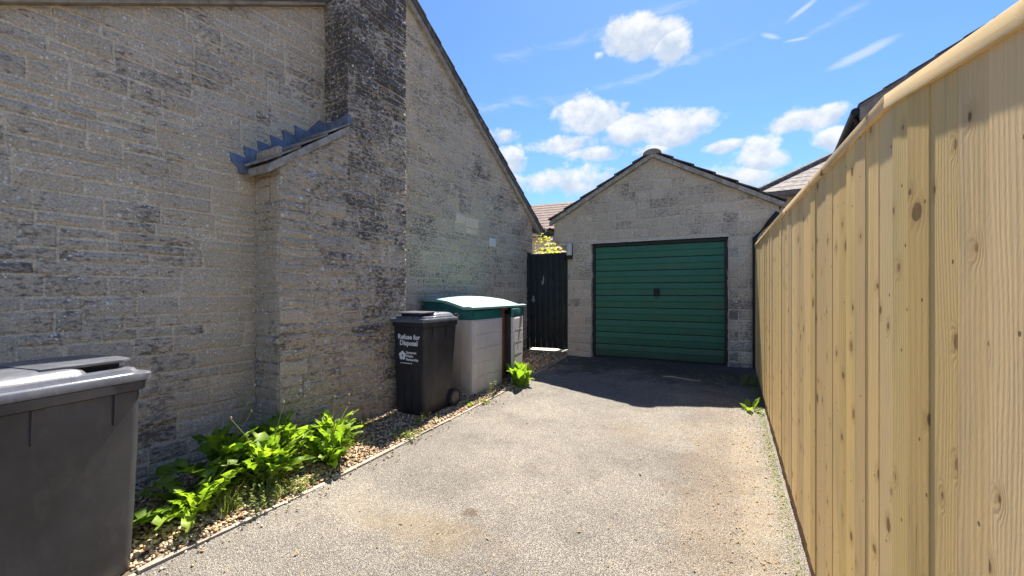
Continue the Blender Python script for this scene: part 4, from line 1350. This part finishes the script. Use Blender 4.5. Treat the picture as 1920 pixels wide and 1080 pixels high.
        # rosette emblem
        mb = MB(); cxe, he = -.085, .578
        for i in range(5):
            a = R(90 + 72 * i)
            ex, ez = .026 * math.cos(a), .026 * math.sin(a)
            pts = [(ex + .023 * math.cos(R(q * 30)), ez + .023 * math.sin(R(q * 30))) for q in range(12)]
            # petals are cut back from the dark eye
            pts = [(p[0], p[1]) if math.hypot(*p) > .012 else (p[0] * .012 / max(1e-4, math.hypot(*p)), p[1] * .012 / max(1e-4, math.hypot(*p))) for p in pts]
            mb.prism(pts, lambda p, q, t_: (p, -t_ - .0002 * i, q), 0, .0006)
        mb.build('emblem', M['print'], body, loc=(cxe, front_at(he) - .0025, he * H), rot=(tilt_, 0, 0))
        mb = MB().prism([(.010 * math.cos(R(q * 30)), .010 * math.sin(R(q * 30))) for q in range(12)], lambda p, q, t_: (p, -t_, q), .0018, .0028)
        mb.build('emblem_eye', M['bin'], body, loc=(cxe, front_at(he) - .0025, he * H), rot=(tilt_, 0, 0))
    return b


# big one at the left edge: its front faces up the drive
wheelie_bin('scuffed dark grey wheelie bin standing nearest, cut off by the picture edge', (-2.885, 0.675, gz(0.72) + 0.03), R(180 + 9), 0.58, 0.72, 1.08, M['bin_grey'], False)
wheelie_bin('black refuse wheelie bin with white lettering beside the storage box', (-2.875, 3.625, gz(3.6) + 0.035), R(-2), 0.49, 0.57, 1.06, M['bin'], True)

# ------------------------------------------------------------------ storage box
SB = empty('storage_box', (-2.64, 4.20, gz(4.5) + 0.03), -WR)
tag(SB, 'beige plastic garden store with green lid and one door ajar', 'storage box')
W, DP, H0, H1 = 1.31, 0.76, 0.90, 1.03
# local: y along the front (0..W), x from front 0 back to -DP
bodyb = MB()
bodyb.box(-DP, -0.02, 0.0, 0.03, 0.0, H0)                # near end panel
bodyb.box(-DP, -0.02, W - 0.03, W, 0.0, H0)
bodyb.box(-DP, -DP + 0.03, 0.031, W - 0.031, 0.0, H0)
bodyb.box(-DP + 0.031, -0.05, 0.031, W - 0.031, 0.0, 0.04)
bodyb = bodyb.build('body', M['box_beige'], SB, bevel=0.006)
MB().box(-DP * .52, -DP * .50, -0.006, -0.0005, 0.02, H0 - .01).build('rib', M['box_beige'], bodyb)
MB().box(-DP * .20, -DP * .19, -0.006, -0.0005, 0.02, H0 - .01).build('rib', M['box_beige'], bodyb)
# green band with a rising, curved top line on the end
prof = [(-DP - .005, H0 + .002), (-.005, H0 + .002), (-.005, H1 - .012), (-.10, H1 - .02), (-.25, H1 + .035), (-.42, H1 + .075), (-DP - .005, H1 + .085)]
for yo in (-.004, W - .031):
    MB().prism(prof, lambda a, b, t: (a, t, b), yo, yo + .035).build('end_band', M['box_green'], SB, bevel=0.003)
MB().box(-DP - .004, -DP + .03, .032, W - .032, H0 + .002, H1 + .08).build('back_band', M['box_green'], SB)
# lid: S-curved slab, front lip lower
top = [(.035, H1 - .005), (.035, H1 + .022), (-.02, H1 + .033), (-.10, H1 + .028), (-.22, H1 + .062), (-.36, H1 + .098), (-.52, H1 + .118), (-DP - .03, H1 + .122)]
bot = [(-DP - .03, H1 + .09), (-.45, H1 + .084), (-.27, H1 + .042), (-.10, H1 - .008), (-.01, H1 - .005)]
lid = MB(); secs = 9
rings = []
for k in range(secs + 1):
    yv = -.03 + (W + .06) * k / secs
    bow = .034 * (1 - (2 * k / secs - 1) ** 2)
    rings.append([(a, yv, b + bow * max(0.0, min(1.0, (-a + .05) / .5))) for a, b in top] + [(a, yv, b + bow * .9 * max(0.0, min(1.0, (-a + .05) / .5))) for a, b in bot])
loft(lid, rings).build('lid', M['box_lid'], SB, smooth=True)


def store_door(y0, y1, hinge_y, angle, mat):
    d = MB()
    w = y1 - y0
    o = MB().box(-.035, 0.0, 0, w, 0.0, H0 - .004).build('door', mat, SB, bevel=0.005)
    MB().box(-.034, .001, .001, w - .001, H0 - .003, H1 - .02).build('green_rail', M['box_green'], o, bevel=0.004)
    for k in range(5):
        z0 = .035 + k * .172
        m2 = MB().hexa([(.0005, .05, z0), (.009, .055, z0 + .004), (.009, w - .055, z0 + .004), (.0005, w - .05, z0)],
                       [(.0005, .05, z0 + .160), (.006, .055, z0 + .155), (.006, w - .055, z0 + .155), (.0005, w - .05, z0 + .160)])
        m2.build('panel', mat, o)
    if hinge_y > y0 + .01:      # hinged at the far side: swing about it
        o.location = (0, hinge_y, 0); o.rotation_euler = (0, 0, angle)
        for vtx in o.data.vertices: vtx.co.y -= w
        for c in o.children:
            c.location.y = -w
    else:
        o.location = (0, y0, 0)
    return o


store_door(.035, .70, .0, 0, M['box_white'])
store_door(.775, W - .03, W - .03, R(14), M['box_white'])
MB().box(-.055, -.006, .706, .772, .06, H1 - .03).build('inner_upright', M['rust_board'], SB, bevel=0.003)
MB().box(-.012, .03, .66, .80, H1 - .028, H1 - .012).build('latch', M['rust_board'], SB, bevel=0.004)
for s_ in (0.002,):
    MB().box(-.034, .004, s_, .032, 0, H0).build('corner_post', M['box_white'], SB, bevel=0.004)


# ------------------------------------------------------------------ plants
def leaf_mesh(name, L, Wd, lobed, r, mat, droop=0.9, wav=0.0):
    n = 15 if lobed else 11
    v = []; f = []
    a = 0.0; px, pz = 0.0, 0.0
    for i in range(n + 1):
        t = i / n
        env = math.sin(math.pi * min(1, t ** 0.75 * 1.0)) ** 0.8 if t < 1 else 0
        if lobed:
            env = (0.16 + 0.84 * t ** 0.8) * (1 - max(0, (t - .82) / .18) ** 1.6)
            tooth = (1.0, 0.52)[i % 2] if t < .86 else 1.0
            back = -.030 if i % 2 == 0 else 0.012
            wl, wr = Wd * env * tooth * r.uniform(.85, 1.15), Wd * env * tooth * r.uniform(.85, 1.15)
        else:
            env = math.sin(math.pi * (0.06 + 0.94 * t) ** 0.8) ** .75 if t < 1 else 0.02
            back = 0.0
            wl = wr = Wd * env
        wl = max(wl, .003); wr = max(wr, .003)
        ang_ = 0.95 - droop * 1.5 * t ** 1.4
        if i:
            px += L / n * math.cos(ang_); pz += L / n * math.sin(ang_)
        fold = .35
        wv = wav * math.sin(i * 1.9)
        v += [(px + back, wl, pz + wl * fold + wv), (px, 0, pz), (px + back, -wr, pz + wr * fold - wv)]
    for i in range(n):
        b = 3 * i
        f += [(b, b + 1, b + 4, b + 3), (b + 1, b + 2, b + 5, b + 4)]
    return mk_mesh(name, v, f, mat, True)


r5 = random.Random(15)
dand = [leaf_mesh('leaf', r5.uniform(.22, .31), r5.uniform(.030, .062), True, r5, M['leaf'], r5.uniform(.2, .9), .010) for _ in range(14)]
dock = [leaf_mesh('leaf', r5.uniform(.2, .26), r5.uniform(.042, .055), False, r5, M['leaf'], r5.uniform(.4, .9), .008) for _ in range(5)]


def leafy_plant(name, label, cat, x, y, n, size, meshes, stalks=0, group=None, steep=0.0, spread=0.09):
    p = empty(name, (x, y, bed_z(x, y) if x < -2.2 else gz(y)))
    tag(p, label, cat, group)
    for k in range(n):
        a = 2 * math.pi * (k * 0.381966) + r5.uniform(-.3, .3)
        lift = steep + r5.uniform(-.35, .6) + 0.25 * (1 - k / n)
        s = size * r5.uniform(.7, 1.15)
        off = r5.uniform(0, spread)
        obj('leaf', r5.choice(meshes), p, (off * math.cos(a), off * math.sin(a), -.005), (r5.uniform(-.3, .3), -lift, a), (s, s * r5.uniform(.85, 1.15), s))
    for k in range(stalks):
        a = r5.uniform(0, 2 * math.pi); h = r5.uniform(.26, .5) * size; lean = r5.uniform(.08, .3)
        pts = [(lean * (t ** 1.6) * math.cos(a), lean * (t ** 1.6) * math.sin(a), h * t) for t in (0, .25, .5, .75, 1)]
        st = MB().tube(pts, [.0042, .004, .0036, .003, .0028], 6).build('flower_stalk', M['stalk'], p, smooth=True)
        e = Vector(pts[-1])
        MB().lathe([(.002, -.004), (.0055, .002), (.0065, .009), (.003, .016)], tuple(e), seg=8).build('seed_head', M['seed'], st, smooth=True)
    return p


GP = 'dandelions growing in the gravel'
leafy_plant('dandelion', 'big lobed-leaf dandelion against the house wall behind the nearest bin', 'plant', -3.16, 1.70, 40, 1.35, dand, 2, GP, .2)
leafy_plant('dandelion', 'dandelion sprawling over the gravel right beside the nearest bin', 'plant', -2.93, 1.42, 30, 1.1, dand, 1, GP, -.1)
leafy_plant('dandelion', 'upright dandelion with tall bare stalks at the chimney corner', 'plant', -3.10, 2.06, 40, 1.3, dand, 5, GP, .3)
leafy_plant('dandelion', 'dandelion filling the middle of the clump at the edging', 'plant', -2.86, 1.84, 36, 1.2, dand, 2, GP, .2)
leafy_plant('dandelion', 'glossy dandelion leaning onto the tarmac at the end of the clump', 'plant', -2.78, 2.28, 34, 1.15, dand + dock, 2, GP, .15)
leafy_plant('dandelion', 'bright dandelion rosette under the chimney breast beside the bin shadow', 'plant', -2.96, 2.46, 30, 1.1, dock + dand, 2, GP, .2)
leafy_plant('dock_plant', 'bushy bright green dock plant in front of the storage box door', 'plant', -2.36, 4.98, 52, 1.2, dock, 1, None, .55, .14)
leafy_plant('seedling', 'pale green seedling at the foot of the fence where the shadow ends', 'plant', .30, 5.0, 7, .55, dock, 0, None, -.1)
leafy_plant('seedling', 'tiny bright seedling beside the wheel of the black bin', 'plant', -2.5, 3.95, 5, .3, dock, 0, None, .3)


def weed_clump(label, x, y, rad, n, h, mat, name='weed_clump', flat=False):
    p = empty(name, (x, y, bed_z(x, y) if x < -2.3 else gz(y)))
    tag(p, label, 'weeds', None)
    v = []; f = []; sv = MB()
    for k in range(n):
        a = r5.uniform(0, 2 * math.pi); q = rad * math.sqrt(r5.random())
        bx_, by_ = q * math.cos(a), q * math.sin(a)
        hh = h * r5.uniform(.5, 1.1); lx, ly = r5.uniform(-.3, .3) * hh, r5.uniform(-.3, .3) * hh
        sv.tube([(bx_, by_, -.01), (bx_ + lx * .4, by_ + ly * .4, hh * .55), (bx_ + lx, by_ + ly, hh)], .0013, 3, False)
        m_ = 9
        for j in range(m_):
            t = .15 + .85 * j / (m_ - 1)
            cx_, cy_, cz_ = bx_ + lx * t, by_ + ly * t, hh * t
            al = r5.uniform(0, 2 * math.pi); s = r5.uniform(.006, .013)
            dv = Vector((math.cos(al), math.sin(al), r5.uniform(-.1, .6))).normalized(); sd_ = dv.cross(Vector((0, 0, 1))).normalized()
            c0 = Vector((cx_, cy_, cz_)); b = len(v)
            v += [c0, c0 + dv * s + sd_ * s * .5, c0 + dv * s * 1.9, c0 + dv * s - sd_ * s * .5]
            f.append((b, b + 1, b + 2, b + 3))
    sv.build('stems', M['stalk'], p)
    obj('foliage', mk_mesh('foliage', v, f, mat), p)
    return p


weed_clump('fine yellow-green weeds sprouting between the dandelions and the edging', -2.72, 1.66, .16, 60, .13, M['leaf_pale'])
weed_clump('low yellowing weeds on the gravel nearest the edging end', -2.66, 1.92, .12, 40, .07, M['leaf_pale'])
weed_clump('dry yellow weeds on the gravel in front of the lettered bin', -2.56, 2.95, .14, 46, .05, M['leaf_pale'])
weed_clump('grey-green upright weed spikes at the front of the lettered bin', -2.60, 3.28, .12, 16, .11, M['leaf_pale'])
weed_clump('thin pale weed standing against the storage box doors', -2.46, 4.36, .05, 9, .24, M['leaf_pale'])
weed_clump('small moss and weed tuft at the foot of the chimney breast', -3.12, 2.95, .13, 40, .06, M['leaf_pale'])
weed_clump('dark weeds in the shaded corner of fence and garage', .36, 6.0, .10, 40, .14, M['leaf'])
weed_clump('tiny weeds on the edging beside the storage box', -2.42, 4.1, .07, 22, .04, M['leaf_pale'])



def grass_tuft(label, x, y, n, h):
    p = empty('grass_tuft', (x, y, bed_z(x, y)))
    tag(p, label, 'grass')
    v_, f_ = [], []
    for k in range(n):
        a = r5.uniform(0, 6.28); ln_ = h * r5.uniform(.5, 1.15); lean = r5.uniform(.1, .7) * ln_; wd = r5.uniform(.0016, .0034)
        bx_, by_ = r5.gauss(0, .035), r5.gauss(0, .035); b = len(v_)
        sx, sy = -math.sin(a) * wd, math.cos(a) * wd
        for t_ in (0, .35, .7, 1.0):
            cx_, cy_, cz_ = bx_ + lean * t_ ** 2 * math.cos(a), by_ + lean * t_ ** 2 * math.sin(a), ln_ * t_ * (1 - .18 * t_)
            q = 1 - .85 * t_
            v_ += [(cx_ - sx * q, cy_ - sy * q, cz_), (cx_ + sx * q, cy_ + sy * q, cz_)]
        for i in range(3): f_.append((b + 2 * i, b + 2 * i + 1, b + 2 * i + 3, b + 2 * i + 2))
    o_ = obj('blades', mk_mesh('blades', v_, f_, M['leaf_pale']), p); o_['kind'] = 'stuff'


grass_tuft('thin yellow-green grass rising out of the dandelion clump by the chimney corner', -3.0, 1.98, 60, .32)
grass_tuft('wispy grass at the gravel edge in front of the dandelions', -2.76, 1.52, 45, .2)
grass_tuft('low straw-coloured grass at the foot of the chimney breast', -3.02, 2.7, 45, .16)
# moss and crumbs along the foot of the fence
v = []; f = []
for k in range(2600):
    y = r5.uniform(.6, 6.5); x = fence_x(y) - .012 - abs(r5.gauss(0, .035))
    z = gz(y) + .006; s = r5.uniform(.003, .009); a = r5.uniform(0, 6.28)
    b = len(v)
    v += [(x, y, z + r5.uniform(0, .006)), (x + s * math.cos(a), y + s * math.sin(a), z + s * .6), (x + s * 1.5 * math.cos(a + .5), y + s * 1.5 * math.sin(a + .5), z + r5.uniform(0, .01)), (x + s * math.cos(a + 1.2), y + s * math.sin(a + 1.2), z + s * .4)]
    f.append((b, b + 1, b + 2, b + 3))
tag(obj('moss', mk_mesh('moss', v, f, M['leaf_pale'])), 'thin line of green moss along the foot of the fence', 'moss', kind='stuff')
v = []; f = []
for k in range(2600):
    q = r5.random()
    if q < .36: y = r5.uniform(1.2, 6.8); x = fence_x(y) - .03 - abs(r5.gauss(0, .28))
    elif q < .8: y = r5.uniform(5.2, 7.0); x = r5.uniform(-2.3, .4)
    else: y = r5.uniform(1.0, 6.5); x = r5.uniform(-2.5, .3)
    if x < edge_x(y) + .05: continue
    z = gz(y) + .013; s = r5.uniform(.004, .012) * (1.6 if r5.random() < .08 else 1); a = r5.uniform(0, 6.28); b = len(v)
    c_a, s_a = math.cos(a), math.sin(a)
    for (du, dv_, dz_) in ((-1, 0, .0), (0, .45, .35), (1, 0, .1), (0, -.45, .3)):
        v.append((x + s * (du * c_a - dv_ * s_a), y + s * (du * s_a + dv_ * c_a), z + s * dz_))
    f.append((b, b + 1, b + 2, b + 3))
tag(obj('leaf_litter', mk_mesh('leaf_litter', v, f, M['leaf_dry'])), 'dry brown leaf crumbs scattered over the tarmac', 'leaf litter', kind='stuff')
tw = MB().tube([(-.68, 6.03, gz(6.03) + .018), (-.55, 6.05, gz(6) + .024), (-.42, 6.0, gz(6) + .020), (-.30, 5.96, gz(6) + .018), (-.20, 5.955, gz(6) + .016)], [.006, .008, .008, .007, .005], 7)
tag(tw.build('twig', M['twig'], None, smooth=True), 'bent pale twig lying on the tarmac before the garage door', 'twig')

# ------------------------------------------------------------------ houses beyond
def tiled_slope(parent, p0, p1, up, n, rows_, mat, name='roof', thick=.012):
    """stepped tile courses on a slope: p0,p1 ends of the eave, up = vector eave to ridge"""
    p0, p1, up = Vector(p0), Vector(p1), Vector(up)
    nrm = (p1 - p0).cross(up).normalized()
    if nrm.z < 0: nrm = -nrm
    mb = MB()
    base = [p0, p1, p1 + up, p0 + up]
    mb.hexa([q - nrm * .10 for q in base], [q - nrm * .002 for q in base])
    o = mb.build(name, mat, parent)
    for k in range(rows_):
        a, b = k / rows_, min(1, (k + 1.06) / rows_)
        q0, q1 = p0 + up * a, p1 + up * a; q2, q3 = p1 + up * b, p0 + up * b
        MB().hexa([q0 + nrm * .016, q1 + nrm * .016, q2, q3], [q0 + nrm * (.016 + thick), q1 + nrm * (.016 + thick), q2 + nrm * thick, q3 + nrm * thick]).build('tile_course', mat, o)
    return o


# neighbour over the fence, gable towards us
nb_ = empty('neighbour_house', (2.05, 7.94, .3), R(-6))
tag(nb_, 'neighbouring house with a tiled verge rising above the near end of the fence', 'house')
nw, nl, ne, npk = 6.4, 8.0, 4.08, math.tan(R(30))
hp = [(0.12, -.3), (nw - .12, -.3), (nw - .12, ne), (nw / 2, ne + npk * (nw / 2 - .12)), (0.12, ne)]
MB().prism(hp, lambda a, b, t: (a, t, b), .06, nl - .06).build('wall', M['garage'], nb_, tint=(.5, .5, .45))
for (ex, sg) in ((-.12, 1), (nw + .12, -1)):
    tiled_slope(nb_, (ex, -.06, ne - .05), (ex, nl + .06, ne - .05), (sg * (nw / 2 + .12), 0, npk * (nw / 2 + .12)), 0, 12, M['tile_brown'])
for sg, ex in ((1, -.12), (-1, nw + .12)):
    z0 = ne - .05
    pts = [(ex, z0 - .24), (ex + sg * (nw / 2 + .12), z0 + npk * (nw / 2 + .12) - .22), (ex + sg * (nw / 2 + .12), z0 + npk * (nw / 2 + .12) - .05), (ex, z0 - .05)]
    MB().prism(pts, lambda a, b, t: (a, t, b), -.075, -.045).build('barge_board', M['barge'], nb_)
MB().tube([(-.17, -.05, ne - .14), (-.17, nl, ne - .14)], .06, 10).build('gutter', M['black_pvc'], nb_, smooth=True)
MB().box(-.10, -.07, -.04, nl, ne - .26, ne - .10).build('fascia', M['black_pvc'], nb_)
MB().tube([(-.17, .1, ne - .16), (-.02, .12, ne - .5), (.06, .1, ne - .6), (.06, .1, -.2)], .035, 8).build('downpipe', M['black_pvc'], nb_, smooth=True)

# hipped roof further off
fh = empty('hipped_house', (1.2, 13.6, .3), R(-4))
tag(fh, 'distant house with a grey-brown hipped roof behind the garage', 'house')
MB().box(.1, 9, .1, 8, -.3, 4.0).build('wall', M['garage'], fh, tint=(.5, .5, .45))
hb = [Vector((-.3, -.3, 3.95)), Vector((9.3, -.3, 3.95)), Vector((9.3, 8.3, 3.95)), Vector((-.3, 8.3, 3.95)), Vector((3.2, 4, 6.35)), Vector((5.8, 4, 6.35))]
rr = MB(); rr.v = [tuple(q) for q in hb] + [tuple(q - Vector((0, 0, .1))) for q in hb[:4]]
rr.f = [(0, 1, 5, 4), (1, 2, 5), (2, 3, 4, 5), (3, 0, 4), (0, 6, 7, 1), (1, 7, 8, 2), (2, 8, 9, 3), (3, 9, 6, 0), (6, 9, 8, 7)]
rfo = rr.build('roof', M['tile_grey'], fh)
for k in range(14):
    a, b = k / 14, (k + 1) / 14
    for (i, j, u, w_) in ((0, 1, 4, 5), (3, 0, 4, 4)):
        q0, q1, q2, q3 = hb[i].lerp(hb[u], a), hb[j].lerp(hb[w_], a), hb[j].lerp(hb[w_], b), hb[i].lerp(hb[u], b)
        nn_ = (q1 - q0).cross(q3 - q0).normalized()
        if nn_.z < 0: nn_ = -nn_
        MB().hexa([q0 + nn_ * .012, q1 + nn_ * .012, q2 + nn_ * .004, q3 + nn_ * .004], [q0 + nn_ * .020, q1 + nn_ * .020, q2 + nn_ * .014, q3 + nn_ * .014]).build('tile_course', M['tile_grey'], rfo)
for (i, j) in ((0, 4), (3, 4), (4, 5)):
    MB().tube([hb[i] + Vector((0, 0, .02)), hb[j] + Vector((0, 0, .04))], .09, 8).build('ridge_tile', M['tile'], rfo, smooth=True)
ae_ = MB().tube([(4.1, 4, 6.3), (4.1, 4, 7.75)], .018, 6)
ae_.tube([(4.1, 4, 7.72), (3.5, 4, 7.95)], .012, 6)
ae_.build('aerial', M['metal'], fh)

# house seen in the gap between house and garage
lh = empty('rear_house', (-7.2, 15.5, .15), R(4))
tag(lh, 'small distant house with red-brown roof in the gap above the gate', 'house')
MB().box(-4, 3.2, 0, 6, -.3, 3.75).build('wall', M['garage'], lh, tint=(.62, .5, .35))
tiled_slope(lh, (-4.2, -.35, 3.85), (3.5, -.35, 3.85), (0, 3.3, 1.75), 0, 10, M['tile_rear'])
MB().box(-4.2, 3.5, -.40, -.31, 3.56, 3.80).build('fascia', M['black_pvc'], lh)
MB().box(-4.2, 3.5, -.31, -.02, 3.52, 3.555).build('soffit', M['cream_fascia'], lh)
MB().box(-1.0, .1, -.02, .02, 1.6, 2.9).build('window', M['white_plate'], lh)
# low outbuilding with pale pink tiles
ob = empty('outbuilding', (-5.75, 12.0, .3), R(-8))
tag(ob, 'low outbuilding with pale pink pyramid roof just over the gate', 'outbuilding')
MB().box(.1, 2.6, .1, 2.4, -.3, 1.85).build('wall', M['white_plate'], ob)
pk_ = [Vector((-.1, -.1, 1.8)), Vector((2.8, -.1, 1.8)), Vector((2.8, 2.6, 1.8)), Vector((-.1, 2.6, 1.8)), Vector((.80, 1.2, 3.2))]
rr = MB(); rr.v = [tuple(q) for q in pk_]; rr.f = [(0, 1, 4), (1, 2, 4), (2, 3, 4), (3, 0, 4), (3, 2, 1, 0)]
rfo = rr.build('roof', M['tile_pink'], ob)
for k in range(9):
    a, b = k / 9, (k + 1) / 9
    for (i, j) in ((0, 1), (3, 0)):
        q0, q1, q2, q3 = pk_[i].lerp(pk_[4], a), pk_[j].lerp(pk_[4], a), pk_[j].lerp(pk_[4], b), pk_[i].lerp(pk_[4], b)
        nn_ = (q1 - q0).cross(q3 - q0).normalized()
        if nn_.z < 0: nn_ = -nn_
        MB().hexa([q0 + nn_ * .012, q1 + nn_ * .012, q2 + nn_ * .004, q3 + nn_ * .004], [q0 + nn_ * .06, q1 + nn_ * .06, q2 + nn_ * .012, q3 + nn_ * .012]).build('tile_course', M['tile_pink'], rfo)
MB().lathe([(.16, -.02), (.14, .10), (.05, .16)], tuple(pk_[4]), seg=10).build('roof_cap', M['black_pvc'], rfo)

# sunlit shrub behind the gate
sb_ = empty('garden_shrub', (-3.62, 9.2, .39))
tag(sb_, 'sunlit yellow-green shrub showing over the top of the gate', 'shrub')
mb = MB()
for k in range(9):
    a = r5.uniform(0, 6.28)
    mb.tube([(0, 0, 0), (.15 * math.cos(a), .15 * math.sin(a), .7), (.45 * math.cos(a), .4 * math.sin(a), 1.5 + r5.uniform(0, .5))], [.03, .022, .008], 6)
mb.build('trunk', M['trunk'], sb_)
v = []; f = []
for k in range(2600):
    u_ = Vector((r5.gauss(0, 1), r5.gauss(0, 1), r5.gauss(0, 1))).normalized() * (r5.random() ** .4)
    lump = 1 + .25 * math.sin(5 * u_.x + 3 * u_.z) * math.cos(4 * u_.y)
    c0 = Vector((u_.x * .62 * lump, u_.y * .55 * lump, 1.35 + u_.z * 1.05 * lump))
    dv = Vector((r5.uniform(-1, 1), r5.uniform(-1, 1), r5.uniform(-.3, .9))).normalized(); sd_ = dv.orthogonal().normalized(); s = r5.uniform(.028, .055); b = len(v)
    v += [c0, c0 + dv * s + sd_ * s * .45, c0 + dv * s * 2, c0 + dv * s - sd_ * s * .45]; f.append((b, b + 1, b + 2, b + 3))
obj('crown', mk_mesh('crown', v, f, M['leaf_shrub']), sb_)
